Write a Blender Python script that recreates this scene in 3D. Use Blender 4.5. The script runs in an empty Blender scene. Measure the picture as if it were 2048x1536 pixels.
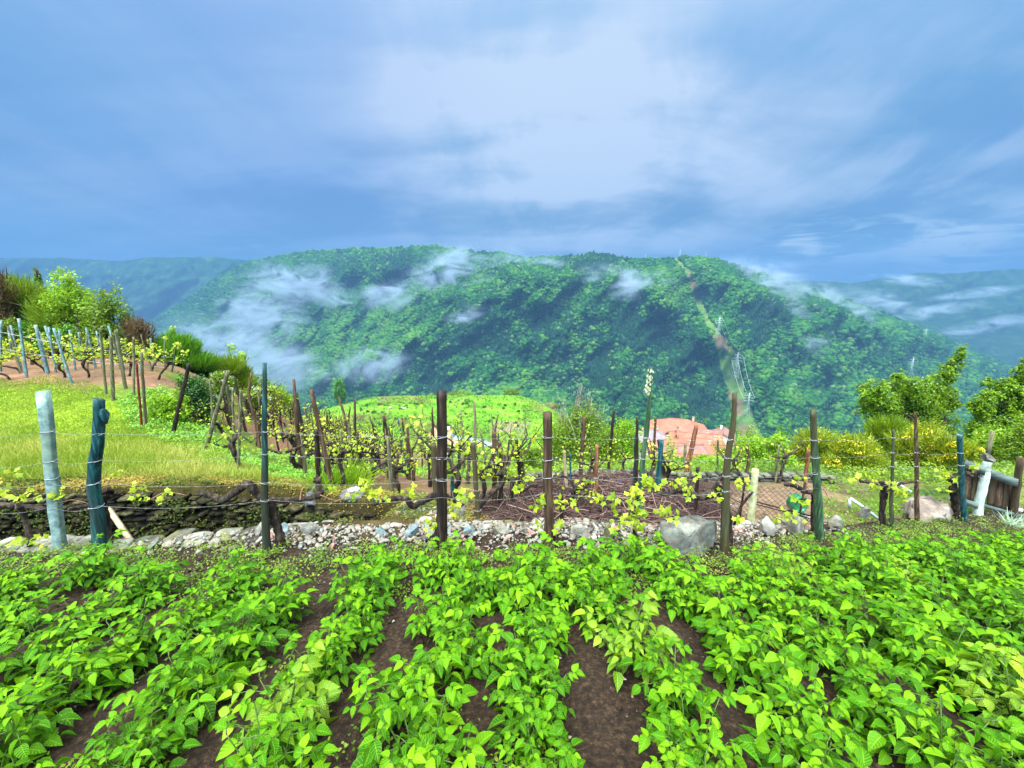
import bpy, math, random
import numpy as np
from math import radians, sin, cos, pi
rng = np.random.default_rng(7)
random.seed(7)
scene = bpy.context.scene
COL = scene.collection

# ------------------------------------------------------------------ camera
F = 800.0                      # focal length in pixels of a 2048 px wide picture
PITCH = radians(13.2)
SP, CP = sin(PITCH), cos(PITCH)
cam_d = bpy.data.cameras.new('camera')
cam = bpy.data.objects.new('camera', cam_d); COL.objects.link(cam)
cam.location = (0, 0, 0)
cam.rotation_euler = (radians(90) - PITCH, 0, 0)
cam_d.sensor_width = 36
cam_d.lens = 36 * F / 2048
cam_d.clip_start = 0.05
cam_d.clip_end = 30000
scene.camera = cam

# ------------------------------------------------------------------ world (overcast sky) and sun
SUN_EL, SUN_AZ = radians(58), radians(200)
w = bpy.data.worlds.new('World'); scene.world = w; w.use_nodes = True
nt = w.node_tree; nt.nodes.clear()
class NG:
    """tiny node graph helper"""
    def __init__(s, tree): s.t = tree; s.n = tree.nodes; s.l = tree.links
    def new(s, typ, **kw):
        n = s.n.new(typ)
        for k, v in kw.items(): setattr(n, k, v)
        return n
    def link(s, a, b): s.l.new(a, b)
    def setin(s, inp, v):
        if isinstance(v, bpy.types.NodeSocket): s.l.new(v, inp)
        elif v is not None:
            inp.default_value = v
    def math(s, op, a, b=None, c=None, clamp=False):
        n = s.new('ShaderNodeMath', operation=op); n.use_clamp = clamp
        s.setin(n.inputs[0], a)
        if b is not None: s.setin(n.inputs[1], b)
        if c is not None: s.setin(n.inputs[2], c)
        return n.outputs[0]
    def vmath(s, op, a, b=None, sc=None):
        n = s.new('ShaderNodeVectorMath', operation=op)
        s.setin(n.inputs[0], a)
        if b is not None: s.setin(n.inputs[1], b)
        if sc is not None: s.setin(n.inputs['Scale'], sc)
        return n.outputs['Value'] if op in ('DOT_PRODUCT', 'LENGTH', 'DISTANCE') else n.outputs[0]
    def mix(s, f, a, b, blend='MIX'):
        n = s.new('ShaderNodeMix', data_type='RGBA', blend_type=blend)
        s.setin(n.inputs[0], f)
        for i, v in ((6, a), (7, b)):
            if isinstance(v, (tuple, list)): v = tuple(v) + (1,) * (4 - len(v))
            s.setin(n.inputs[i], v)
        return n.outputs[2]
    def ramp(s, f, stops, interp='LINEAR'):
        n = s.new('ShaderNodeValToRGB'); n.color_ramp.interpolation = interp
        e = n.color_ramp.elements
        while len(e) < len(stops): e.new(0.5)
        for el, (p, c) in zip(e, stops):
            el.position = p
            el.color = tuple(c) + (1,) if not isinstance(c, (int, float)) else (c, c, c, 1)
        s.setin(n.inputs[0], f)
        return n.outputs[0]
    def noise(s, vec, scale, detail=4, rough=.55, dist=0.0, lac=2.0, col=False):
        n = s.new('ShaderNodeTexNoise')
        s.setin(n.inputs['Vector'], vec); s.setin(n.inputs['Scale'], scale)
        n.inputs['Detail'].default_value = detail; n.inputs['Roughness'].default_value = rough
        n.inputs['Distortion'].default_value = dist; n.inputs['Lacunarity'].default_value = lac
        return n.outputs['Color'] if col else n.outputs['Fac']
    def smooth(s, v, a, b, lo=0.0, hi=1.0):
        n = s.new('ShaderNodeMapRange', interpolation_type='SMOOTHSTEP')
        s.setin(n.inputs[0], v); n.inputs[1].default_value = a; n.inputs[2].default_value = b
        n.inputs[3].default_value = lo; n.inputs[4].default_value = hi
        return n.outputs[0]

def pdir(px, py):
    u, v = (px - 1024) / F, (py - 768) / F
    d = np.array([u, CP - v * SP, -SP - v * CP]); return d / np.linalg.norm(d)

g = NG(nt)
tc = g.new('ShaderNodeTexCoord')
D = g.vmath('NORMALIZE', tc.outputs['Generated'])
sep = g.new('ShaderNodeSeparateXYZ'); g.link(D, sep.inputs[0])
dx, dy, dz = sep.outputs
sky = g.new('ShaderNodeTexSky', sky_type='NISHITA'); sky.sun_disc = False
sky.sun_elevation = SUN_EL; sky.sun_rotation = SUN_AZ
# cloud deck seen in perspective
den = g.math('ADD', g.math('MAXIMUM', dz, 0.0), 0.22)
inv = g.math('DIVIDE', 1.0, den)
P = g.vmath('SCALE', D, sc=inv)
mp = g.new('ShaderNodeMapping'); g.link(P, mp.inputs[0])
mp.inputs['Rotation'].default_value = (0, 0, radians(-38)); mp.inputs['Scale'].default_value = (0.42, 1.0, 0.0)
mp.inputs['Location'].default_value = (3.1, 1.7, 0)
n1 = g.noise(mp.outputs[0], 1.5, 7, .52, .35)
mp2 = g.new('ShaderNodeMapping'); g.link(P, mp2.inputs[0])
mp2.inputs['Rotation'].default_value = (0, 0, radians(24)); mp2.inputs['Scale'].default_value = (0.8, 0.35, 0.0)
n2 = g.noise(mp2.outputs[0], 2.6, 8, .56, .5)
base = g.ramp(g.math('ADD', g.math('MULTIPLY', dz, 1.0), 0.1), [
    (0.00, (.20, .36, .50)), (0.10, (.160, .385, .60)), (0.16, (.105, .275, .47)), (0.25, (.100, .265, .50)),
    (0.36, (.125, .32, .60)), (0.52, (.165, .37, .68)), (0.66, (.45, .62, .90)), (0.80, (.98, .95, .86)), (1.0, (1.0, .97, .88))])
def blob(px, py, a, b):
    return g.smooth(g.vmath('DOT_PRODUCT', D, tuple(pdir(px, py))), a, b)
b1 = blob(1180, 120, .84, .995)
b2 = blob(1010, -120, .80, .99)
b3 = blob(1960, 430, .94, .998)
b4 = blob(60, 60, .72, .99)
cl = g.math('ADD', g.math('MULTIPLY', n1, .6), g.math('MULTIPLY', n2, .4))
cov = g.math('ADD', g.math('MULTIPLY', g.smooth(cl, .40, .68), .38),
             g.math('MULTIPLY', g.math('ADD', g.math('MULTIPLY', b1, 1.05), g.math('MULTIPLY', b2, .35)), g.smooth(cl, .30, .62)))
cov = g.math('ADD', cov, g.math('MULTIPLY', b3, g.smooth(n2, .40, .62, 0, .45)))
cov = g.math('MULTIPLY', g.math('MINIMUM', cov, 1.0), .92)
hue = g.noise(mp2.outputs[0], .8, 3, .5)
base = g.mix(g.math('MULTIPLY', g.smooth(hue, .48, .66), .45), base, (.155, .26, .66))
base = g.mix(g.math('MULTIPLY', g.smooth(hue, .50, .34), .40), base, (.11, .36, .62))
base = g.vmath('MULTIPLY', g.mix(.14, base, (.28, .36, .50)), (1.10, 1.15, 1.12))
skc = g.mix(cov, base, (.64, .76, .93))
skc = g.mix(g.math('MULTIPLY', b4, .22), skc, (.20, .34, .76))
skc = g.mix(g.math('MULTIPLY', g.math('MULTIPLY', g.smooth(n1, .54, .36), g.smooth(dz, .42, .16)), .26), skc, (.085, .21, .38))
# torn bright openings low over the valley on the right
low = g.math('MULTIPLY', g.smooth(dz, .035, .065), g.smooth(dz, .16, .08))
rt = g.smooth(g.math('DIVIDE', dx, g.math('MAXIMUM', dy, .05)), .5, .75)
mp3 = g.new('ShaderNodeMapping'); g.link(D, mp3.inputs[0]); mp3.inputs['Scale'].default_value = (3.2, 3.2, 15.0)
n3 = g.noise(mp3.outputs[0], 2.3, 6, .6, .6)
op = g.math('MULTIPLY', g.math('MULTIPLY', low, rt), g.smooth(n3, .45, .62))
skc = g.mix(op, skc, (.62, .82, .95))
for (bx, by, a, b_) in ((1595, 505, .9990, .99975), (1890, 520, .9965, .9996)):
    skc = g.mix(g.math('MULTIPLY', blob(bx, by, a, b_), g.smooth(n3, .38, .55)), skc, (.74, .88, .96))
# the overcast deck is brightest overhead (above the picture), boosted there to light the ground
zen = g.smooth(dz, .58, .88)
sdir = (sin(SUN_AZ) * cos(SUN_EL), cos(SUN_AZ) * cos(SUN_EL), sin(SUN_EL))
glow = g.smooth(g.vmath('DOT_PRODUCT', D, sdir), .62, 1.0)      # bright patch added around the sun, behind the camera, for directional light
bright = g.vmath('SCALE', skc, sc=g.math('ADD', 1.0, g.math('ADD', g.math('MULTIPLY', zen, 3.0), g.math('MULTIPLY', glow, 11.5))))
skn = g.vmath('SCALE', sky.outputs[0], sc=0.004)
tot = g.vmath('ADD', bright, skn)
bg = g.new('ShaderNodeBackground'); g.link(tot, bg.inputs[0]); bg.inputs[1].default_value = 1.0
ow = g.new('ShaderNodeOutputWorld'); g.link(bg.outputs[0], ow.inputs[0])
w.cycles.sampling_method = 'MANUAL'; w.cycles.sample_map_resolution = 512

sun_d = bpy.data.lights.new('sun', 'SUN'); sun = bpy.data.objects.new('sun', sun_d); COL.objects.link(sun)
sun_d.energy = 1.2; sun_d.angle = radians(12); sun_d.color = (1.0, .95, .86)
sun.rotation_euler = (pi / 2 - SUN_EL, 0, pi - SUN_AZ)

scene.view_settings.view_transform = 'Standard'
scene.view_settings.look = 'None'
scene.view_settings.gamma = 1
scene.view_settings.exposure = 0.12
cy = scene.cycles
cy.use_denoising = True
cy.max_bounces = 6; cy.diffuse_bounces = 3; cy.glossy_bounces = 2; cy.transmission_bounces = 4
cy.transparent_max_bounces = 8; cy.volume_bounces = 1
cy.volume_step_rate = 1.0; cy.volume_max_steps = 96
cy.caustics_reflective = False; cy.caustics_refractive = False

# ------------------------------------------------------------------ numeric helpers
def _hash(ix, iy, seed):
    h = (ix.astype(np.int64) * 374761393 + iy.astype(np.int64) * 668265263 + seed * 974634777) & 0xffffffff
    h = ((h ^ (h >> 13)) * 1274126177) & 0xffffffff
    return ((h ^ (h >> 16)) & 0xffffff) / float(0xffffff)
def vnoise(x, y, seed=0):
    x = np.asarray(x, float); y = np.asarray(y, float)
    ix, iy = np.floor(x), np.floor(y); fx, fy = x - ix, y - iy
    fx = fx * fx * (3 - 2 * fx); fy = fy * fy * (3 - 2 * fy)
    a = _hash(ix, iy, seed); b = _hash(ix + 1, iy, seed); c = _hash(ix, iy + 1, seed); d = _hash(ix + 1, iy + 1, seed)
    return (a * (1 - fx) + b * fx) * (1 - fy) + (c * (1 - fx) + d * fx) * fy
def fbm(x, y, seed=0, oct=4, gain=.5):
    s = 0; a = 1; t = 0
    for o in range(oct):
        s = s + a * vnoise(x * 2 ** o + 17.3 * o, y * 2 ** o - 9.1 * o, seed + o); t += a; a *= gain
    return s / t            # 0..1
def sstep(x, a, b):
    t = np.clip((x - a) / (b - a), 0, 1); return t * t * (3 - 2 * t)

def zY(py):
    v = (py - 768) / F; return -(SP + v * CP) / (CP - v * SP)
def tX(px, py):
    v = (py - 768) / F; return (px - 1024) / F / (CP - v * SP)
def PT(px, py, Y): return np.array([tX(px, py) * Y, Y, zY(py) * Y])
def PIX(x, y, z):
    d = y * CP - z * SP; up = y * SP + z * CP
    return 1024 + F * x / d, 768 - F * up / d

# ------------------------------------------------------------------ terrain: smooth surface through surveyed points
CTRL = [  # (px, py, distance)
 (-300,1010,4.6),(0,990,4.6),(250,975,4.7),(500,970,4.75),(0,900,6.0),(200,900,6.0),(0,850,7.2),(200,850,7.2),(0,770,10.2),(160,770,10.2),
 (-300,900,6),(-300,770,10),(0,722,14),(160,722,14),(-200,722,14),(0,690,20),(160,695,20),(-300,690,20),
 (330,800,9.2),(290,860,7.2),(300,735,12.5),(350,740,13),(480,905,7),(560,935,6.6),(640,945,6.5),(430,765,15),(500,800,17),(560,832,18),(400,900,6.6),(420,860,8.2),(520,880,9.5),
 (620,852,23),(600,900,11),(700,876,24),(700,940,7.4),(700,985,4.9),(760,1000,4.4),(800,893,24),(780,960,6.6),(850,940,9),(850,985,5.4),(900,1020,4.2),(900,935,12),(1000,935,11),
 (1000,908,20),(1100,945,9),(1000,1000,5.0),(1000,1045,3.75),(1200,1045,3.75),(1200,1000,4.8),(1200,962,6.2),(1200,945,8.5),(1080,965,6.4),(1350,1040,3.9),(1350,970,6.0),(1300,935,9.5),(1420,935,10),
 (1250,928,19),(1450,928,18),(1500,1045,4.05),(1500,975,6.0),(1600,1020,4.7),(1600,965,6.4),(1600,945,8.5),(1700,1040,4.6),(1700,965,6.9),(1800,1020,5.2),(1800,975,6.6),(1800,945,8.8),(1900,1010,5.5),(1950,975,7.0),(2048,1010,5.6),(2048,960,7.6),
 (2300,1010,5.6),(2300,950,8),(1600,915,19),(1850,910,17),(2048,905,14),(2300,905,14),
]
CW = []
for a, b, Y in CTRL: CW.append((tX(a, b), math.log(Y), zY(b)))
def addw(t, Y, zr): CW.append((t, math.log(Y), zr))
for t in (-2.0, -1.2, -.5, 0, .45, 1.0, 1.6, 2.2):
    addw(t, 50, {-.5: -.425, 0: -.45, .45: -.475, 1.0: -.46}.get(t, -.42 if t > -1.0 else -.28))
    addw(t, 85, {-.5: -.42, 0: -.44, .45: -.465, 1.0: -.46}.get(t, -.44 if t > -1.0 else -.36))
for t, zr in ((-2.0,-.42),(-1.2,-.44),(1.0,-.44),(1.6,-.44),(2.2,-.44)): addw(t, 140, zr)
for t in (-2.0,-1.2,-.75,.2,.9,1.6,2.2): addw(t, 240, -.46)
for a, b, Y in [(640,878,130),(750,882,130),(900,898,125),(1060,882,122),(700,835,172),(900,835,172),(1020,835,172),(620,826,200),(680,812,215),(760,799,228),(900,796,228),(1000,797,228),(1060,800,222),(1100,815,200),
                (1200,912,118),(1350,918,115),(1500,912,115),(1320,886,150),(1450,890,140)]:
    CW.append((tX(a, b), math.log(Y), zY(b)))
for t in (-2.0,-1.2,-.6,0,.45,1.0,1.6,2.2):
    addw(t, 300, -.50 if t < -.5 or t > .3 else -.42); addw(t, 420, -.60); addw(t, 560, -.56)
CW = np.array(CW)
CXY = CW[:, :2] * np.array([1.0, 0.8])
def _phi(r2): return 0.5 * r2 * np.log(r2 + 1e-12)
def _solve():
    n = len(CXY); d2 = ((CXY[:, None] - CXY[None]) ** 2).sum(-1)
    A = np.zeros((n + 3, n + 3)); A[:n, :n] = _phi(d2) + np.eye(n) * 2e-3
    A[:n, n] = 1; A[:n, n + 1:] = CXY; A[n, :n] = 1; A[n + 1:, :n] = CXY.T
    return np.linalg.solve(A, np.concatenate([CW[:, 2], [0, 0, 0]]))
WSOL = _solve()
def rbf(x, y):
    x = np.atleast_1d(np.asarray(x, float)).ravel(); y = np.atleast_1d(np.asarray(y, float)).ravel(); y = np.maximum(y, 2.2)
    out = np.empty(len(x)); n = len(CXY)
    for i in range(0, len(x), 20000):
        q = np.stack([x[i:i+20000] / y[i:i+20000], .8 * np.log(y[i:i+20000])], 1)
        d2 = ((q[:, None] - CXY[None]) ** 2).sum(-1)
        out[i:i+20000] = _phi(d2) @ WSOL[:n] + WSOL[n] + q @ WSOL[n + 1:]
    return out * y
EX = [-9, -3.8, -.58, 1.07, 1.87, 3.14, 5.04, 6.1, 9, 14]
EY = [2.9, 2.94, 2.95, 3.0, 3.12, 3.63, 4.5, 4.9, 6.0, 8.0]
def edge(x): return np.interp(x, EX, EY)         # far edge of the potato garden
def bed(x, y): return -1.43 - .245 * y - .085 * np.maximum(0, x - .8) + .012 * (fbm(x * 3, y * 3, 5) - .5)
def off(x): return np.interp(x, [-4.6, -3.5, -2.8, -2.2, -1.5], [.06, .12, .27, .42, .52])   # width of the stony bank
def farwall(x): return np.interp(x, [-9, -6.4, -3, -1.6], [4.45, 4.5, 4.62, 4.3])
def H(x, y):
    shp = np.shape(x)
    x = np.atleast_1d(np.asarray(x, float)).ravel(); y = np.atleast_1d(np.asarray(y, float)).ravel()
    e = edge(x); m = sstep(y, e + .30, e + .75)
    h = bed(x, y) * (1 - m) + m * rbf(x, np.maximum(y, 2.5))
    # sunken path between the garden wall and the opposite terrace wall
    yf = farwall(x)
    tr = sstep(x, -1.25, -1.75) * sstep(y, e + off(x) + .08, e + off(x) + .2) * sstep(y, yf + .16, yf + .08)
    h = h * (1 - tr) + (-3.45) * tr
    yy = np.clip(y, 3, 400)
    amp = .03 * np.clip(yy / 6, .3, 12)
    h = h + m * (1 - tr) * amp * (fbm(x / yy * 22, np.log(yy) * 14, 3, 5) - .5) * 2
    return h.reshape(shp) if shp else float(h[0])
def hit(px, py, y0=2.6, y1=400):
    """where the line of sight through a point of the picture meets the ground"""
    Ys = np.exp(np.linspace(math.log(y0), math.log(y1), 500)); t = tX(px, py)
    d = H(t * Ys, Ys) - zY(py) * Ys
    k = np.argmax(d >= 0)
    if d[k] < 0: return None
    Y = Ys[k]
    return np.array([t * Y, Y, H(t * Y, Y)])

# ------------------------------------------------------------------ mesh helpers
class MB:
    def __init__(s): s.V = []; s.Fc = []; s.n = 0; s.var = []; s.uv = []
    def add(s, verts, faces, var=0.5, uv=None):
        verts = np.asarray(verts, float).reshape(-1, 3); n = len(verts)
        s.V.append(verts)
        if isinstance(faces, np.ndarray): s.Fc.append(faces + s.n)
        else:
            for k in (3, 4):
                q = [f for f in faces if len(f) == k]
                if q: s.Fc.append(np.array(q) + s.n)
            for f in faces:
                if len(f) > 4: s.Fc.append(np.array([f]) + s.n)
        s.var.append(np.broadcast_to(np.asarray(var, float), (n,)).copy())
        s.uv.append(np.zeros((n, 2)) if uv is None else np.asarray(uv, float))
        s.n += n
        return s
    def build(s, name, mat=None, parent=None, loc=None, smooth=False):
        me = bpy.data.meshes.new(name)
        V = np.concatenate(s.V); 
        if loc is not None: V = V - np.asarray(loc)
        fl = [f.ravel() for f in s.Fc]; tot = np.concatenate([np.full(len(f), f.shape[1]) for f in s.Fc])
        loops = np.concatenate(fl); st = np.concatenate([[0], np.cumsum(tot)[:-1]])
        me.vertices.add(len(V)); me.vertices.foreach_set('co', V.astype(np.float32).ravel())
        me.loops.add(len(loops)); me.loops.foreach_set('vertex_index', loops.astype(np.int32))
        me.polygons.add(len(tot)); me.polygons.foreach_set('loop_start', st.astype(np.int32)); me.polygons.foreach_set('loop_total', tot.astype(np.int32))
        if smooth: me.polygons.foreach_set('use_smooth', np.ones(len(tot), bool))
        a = me.attributes.new('var', 'FLOAT', 'POINT'); a.data.foreach_set('value', np.concatenate(s.var).astype(np.float32))
        uv = np.concatenate(s.uv)
        a = me.attributes.new('luv', 'FLOAT_VECTOR', 'POINT'); a.data.foreach_set('vector', np.concatenate([uv, np.zeros((len(uv), 1))], 1).astype(np.float32).ravel())
        me.update(calc_edges=True); me.validate()
        for m in (mat if isinstance(mat, (list, tuple)) else [mat]):
            if m: me.materials.append(m)
        o = bpy.data.objects.new(name, me); COL.objects.link(o)
        if loc is not None and parent is None: o.location = tuple(loc)
        if parent: o.parent = parent
        return o
def tag(o, label=None, cat=None, group=None, kind=None):
    if label: o['label'] = label
    if cat: o['category'] = cat
    if group: o['group'] = group
    if kind: o['kind'] = kind
    return o
def empty(name, loc, label, cat, group=None, rz=0):
    o = bpy.data.objects.new(name, None); COL.objects.link(o); o.empty_display_size = .1
    o.location = tuple(float(v) for v in loc); o.rotation_euler = (0, 0, rz)
    return tag(o, label, cat, group)
def dup(root, loc, rz=0.0, sc=1.0, label=None):
    r = root.copy(); COL.objects.link(r); r.location = tuple(float(v) for v in loc); r.rotation_euler = (0, 0, rz); r.scale = (sc, sc, sc)
    if label: r['label'] = label
    for ch in KIDS[root.name]:
        c = ch.copy(); COL.objects.link(c); c.parent = r
        c.matrix_parent_inverse = ch.matrix_parent_inverse.copy()
    return r
KIDS = {}
def grid_faces(nr, nc, wrap=False):
    r = np.arange(nr - 1)[:, None]; c = np.arange(nc if wrap else nc - 1)[None]
    c2 = (c + 1) % nc
    return np.stack([r * nc + c, r * nc + c2, (r + 1) * nc + c2, (r + 1) * nc + c], -1).reshape(-1, 4)
def wide(px): return math.sqrt(1 + ((px - 1024) / F) ** 2)      # a wide lens draws things broader towards the sides
def unit(v): v = np.asarray(v, float); return v / (np.linalg.norm(v, axis=-1, keepdims=True) + 1e-9)
def smooth_path(pts, n):
    pts = np.asarray(pts, float); k = len(pts)
    if k < 3: return np.stack([np.interp(np.linspace(0, k - 1, n), np.arange(k), pts[:, i]) for i in range(pts.shape[1])], 1)
    t = np.linspace(0, k - 1, n); i = np.clip(t.astype(int), 0, k - 2); f = (t - i)[:, None]
    P = np.concatenate([[2 * pts[0] - pts[1]], pts, [2 * pts[-1] - pts[-2]]])
    a, b, c, d = P[i], P[i + 1], P[i + 2], P[i + 3]
    return .5 * (2 * b + (c - a) * f + (2 * a - 5 * b + 4 * c - d) * f ** 2 + (3 * b - a - 3 * c + d) * f ** 3)
def tube(mb, pts, rad, seg=7, rough=0.0, var=.5, caps=True, sub=None, flat=1.0):
    pts = np.asarray(pts, float)
    rad = np.broadcast_to(np.asarray(rad, float), (len(pts),))
    if sub:
        q = smooth_path(np.concatenate([pts, rad[:, None]], 1), sub); pts, rad = q[:, :3], np.maximum(q[:, 3], 1e-4)
    n = len(pts)
    tan = np.gradient(pts, axis=0); tan = unit(tan)
    up = np.array([0, 0, 1.0]) if abs(tan[:, 2]).mean() < .8 else np.array([1.0, 0, 0])
    a = unit(np.cross(tan, up)); b = np.cross(tan, a)
    th = np.linspace(0, 2 * pi, seg, endpoint=False)
    R = rad[:, None] * (1 + rough * (rng.random((n, seg)) - .5) * 2)
    V = pts[:, None] + a[:, None] * (np.cos(th)[None, :, None] * R[..., None]) + b[:, None] * (np.sin(th)[None, :, None] * R[..., None] * flat)
    F_ = grid_faces(n, seg, True)
    lv = np.concatenate([[0], np.cumsum(np.linalg.norm(np.diff(pts, axis=0), axis=1))])
    uv = np.stack([np.broadcast_to(th / (2 * pi), (n, seg)), np.broadcast_to(lv[:, None], (n, seg))], -1).reshape(-1, 2)
    base = mb.n
    mb.add(V.reshape(-1, 3), F_, var, uv)
    if caps:
        mb.Fc.append(np.array([list(range(base, base + seg))[::-1]])); mb.Fc.append(np.array([list(range(base + (n - 1) * seg, base + n * seg))]))
    return mb
def box(mb, lo, hi, var=.5, M=None, T=None):
    x0, y0, z0 = lo; x1, y1, z1 = hi
    V = np.array([(x0,y0,z0),(x1,y0,z0),(x1,y1,z0),(x0,y1,z0),(x0,y0,z1),(x1,y0,z1),(x1,y1,z1),(x0,y1,z1)], float)
    if M is not None: V = V @ np.asarray(M).T
    if T is not None: V = V + np.asarray(T)
    mb.add(V, np.array([(0,3,2,1),(4,5,6,7),(0,1,5,4),(1,2,6,5),(2,3,7,6),(3,0,4,7)]), var); return mb
def scatter(mb, tv, tf, tuv, R, T, S, var):
    """many copies of a small template into one mesh"""
    N, k = len(T), len(tv)
    V = np.einsum('nij,kj->nki', R, tv) * np.asarray(S).reshape(N, 1, 1) + np.asarray(T)[:, None]
    Fs = tf[None] + (np.arange(N) * k)[:, None, None]
    mb.add(V.reshape(-1, 3), Fs.reshape(-1, tf.shape[1]), np.repeat(np.broadcast_to(var, (N,)), k), np.tile(tuv, (N, 1)) if tuv is not None else None)
def frames(fwd, up):
    """columns: side, forward, normal"""
    f = unit(fwd); s = unit(np.cross(f, up)); n = np.cross(s, f)
    return np.stack([s, f, n], -1)
def rand_dirs(n, zb=0.0):
    v = rng.normal(size=(n, 3)); v[:, 2] += zb; return unit(v)
def ico(sub=1):
    p = (1 + 5 ** .5) / 2
    V = [(-1,p,0),(1,p,0),(-1,-p,0),(1,-p,0),(0,-1,p),(0,1,p),(0,-1,-p),(0,1,-p),(p,0,-1),(p,0,1),(-p,0,-1),(-p,0,1)]
    Fs = [(0,11,5),(0,5,1),(0,1,7),(0,7,10),(0,10,11),(1,5,9),(5,11,4),(11,10,2),(10,7,6),(7,1,8),(3,9,4),(3,4,2),(3,2,6),(3,6,8),(3,8,9),(4,9,5),(2,4,11),(6,2,10),(8,6,7),(9,8,1)]
    V = [list(unit(np.array(v, float))) for v in V]
    for _ in range(sub):
        mid = {}; nf = []
        def m(a, b):
            k = (min(a, b), max(a, b))
            if k not in mid: V.append(list(unit((np.array(V[a]) + np.array(V[b])) / 2))); mid[k] = len(V) - 1
            return mid[k]
        for a, b, c in Fs:
            ab, bc, ca = m(a, b), m(b, c), m(c, a); nf += [(a, ab, ca), (b, bc, ab), (c, ca, bc), (ab, bc, ca)]
        Fs = nf
    return np.array(V), np.array(Fs)
ICO1, ICO2, ICO3 = ico(1), ico(2), ico(3)
ICO0 = ico(0)
def rock_verts(base, dims, planes=11, rough=.05):
    V = base.copy()
    for _ in range(planes):
        n = unit(rng.normal(size=3)); d = rng.uniform(.42, .85)
        k = np.maximum(0, V @ n - d); V = V - k[:, None] * n
    V = V * (1 + rough * (rng.random((len(V), 1)) - .5))
    return V * np.asarray(dims)
def rotz(a): c, s = cos(a), sin(a); return np.array([[c, -s, 0], [s, c, 0], [0, 0, 1]])
def rotx(a): c, s = cos(a), sin(a); return np.array([[1, 0, 0], [0, c, -s], [0, s, c]])
def roty(a): c, s = cos(a), sin(a); return np.array([[c, 0, s], [0, 1, 0], [-s, 0, c]])

# leaf templates (x across, y along, z normal)
def ovate_leaf(fold=.42, bend=.52, ns=5):
    vs = np.array([0, .12, .36, .64, .86, 1.0]); hw = np.array([.03, .24, .35, .28, .12, .01])
    V = []; UV = []
    for v, h in zip(vs, hw):
        for u in (-1, 0, 1):
            V.append((u * h, v, abs(u) * h * fold - bend * v * v + .05 * (u != 0))); UV.append((u, v))
    return np.array(V), grid_faces(6, 3), np.array(UV)
POT_LEAF = ovate_leaf()
POT_FLAT = ovate_leaf(.1, .12)
def vine_leaf():
    r = [.30, .62, .50, .85, .60, 1.0, .60, .85, .50, .62]; V = [(0, .35, .04)]; UV = [(0, .35)]
    for i, q in enumerate(r):
        a = -pi / 2 + 2 * pi * i / 10; x, y = cos(a) * q * .55, .35 + sin(a) * q * .6
        V.append((x, y, -.12 * q * q)); UV.append((x, y))
    return np.array(V), np.array([(0, 1 + i, 1 + (i + 1) % 10) for i in range(10)]), np.array(UV)
VINE_LEAF = vine_leaf()
QUAD_LEAF = (np.array([(0, 0, 0), (.32, .5, .07), (0, 1, -.12), (-.32, .5, .07)]), np.array([(0, 1, 2, 3)]), np.array([(0, 0), (1, .5), (0, 1), (-1, .5)], float))
BLADE = (np.array([(-.03, 0, 0), (.03, 0, 0), (.022, .6, -.06), (-.022, .6, -.06), (0, 1, -.25), (0, 1, -.25)])[:5], None, None)

# ------------------------------------------------------------------ materials
MATS = {}
def _mat(name):
    m = bpy.data.materials.new(name); m.use_nodes = True; m.node_tree.nodes.clear(); MATS[name] = m
    q = NG(m.node_tree); out = q.new('ShaderNodeOutputMaterial'); return m, q, out
def bump(q, h, strength=.3, dist=.01):
    b = q.new('ShaderNodeBump'); b.inputs['Strength'].default_value = strength; b.inputs['Distance'].default_value = dist
    q.link(h, b.inputs['Height']); return b.outputs[0]
def leaf_mat(name, c0, c1, c2, rough=.42, trans=.3, veins=False, spec=.4, hv=.0):
    m, q, out = _mat(name)
    at = q.new('ShaderNodeAttribute'); at.attribute_name = 'var'
    col = q.ramp(at.outputs['Fac'], [(0, c0), (.5, c1), (1, c2)])
    p = q.new('ShaderNodeBsdfPrincipled'); p.inputs['Roughness'].default_value = rough
    p.inputs['Specular IOR Level'].default_value = spec
    if veins:
        uv = q.new('ShaderNodeAttribute'); uv.attribute_name = 'luv'
        s = q.new('ShaderNodeSeparateXYZ'); q.link(uv.outputs['Vector'], s.inputs[0])
        au = q.math('ABSOLUTE', s.outputs[0])
        rib = q.smooth(au, .02, .12, 1, 0)
        side = q.math('SINE', q.math('MULTIPLY', q.math('SUBTRACT', s.outputs[1], q.math('MULTIPLY', au, .22)), 46.0))
        vein = q.math('MAXIMUM', rib, q.math('MULTIPLY', q.smooth(side, .75, 1.0), .55))
        edge_ = q.smooth(au, .8, 1.0)
        col = q.mix(q.math('MULTIPLY', vein, .35), col, tuple(min(1, 1.7 * v + .02) for v in c2))
        col = q.mix(q.math('MULTIPLY', edge_, .25), col, c2)
        hgt = q.math('ADD', q.math('MULTIPLY', side, -.5), q.math('MULTIPLY', rib, -1.5))
        q.link(bump(q, hgt, .45, .004), p.inputs['Normal'])
    q.link(col, p.inputs['Base Color'])
    tr = q.new('ShaderNodeBsdfTranslucent'); q.link(q.mix(.5, col, (c2[0] * 1.2, c2[1] * 1.1, c2[2])), tr.inputs[0])
    mx = q.new('ShaderNodeMixShader'); mx.inputs[0].default_value = trans
    q.link(p.outputs[0], mx.inputs[1]); q.link(tr.outputs[0], mx.inputs[2]); q.link(mx.outputs[0], out.inputs[0])
    return m
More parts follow.
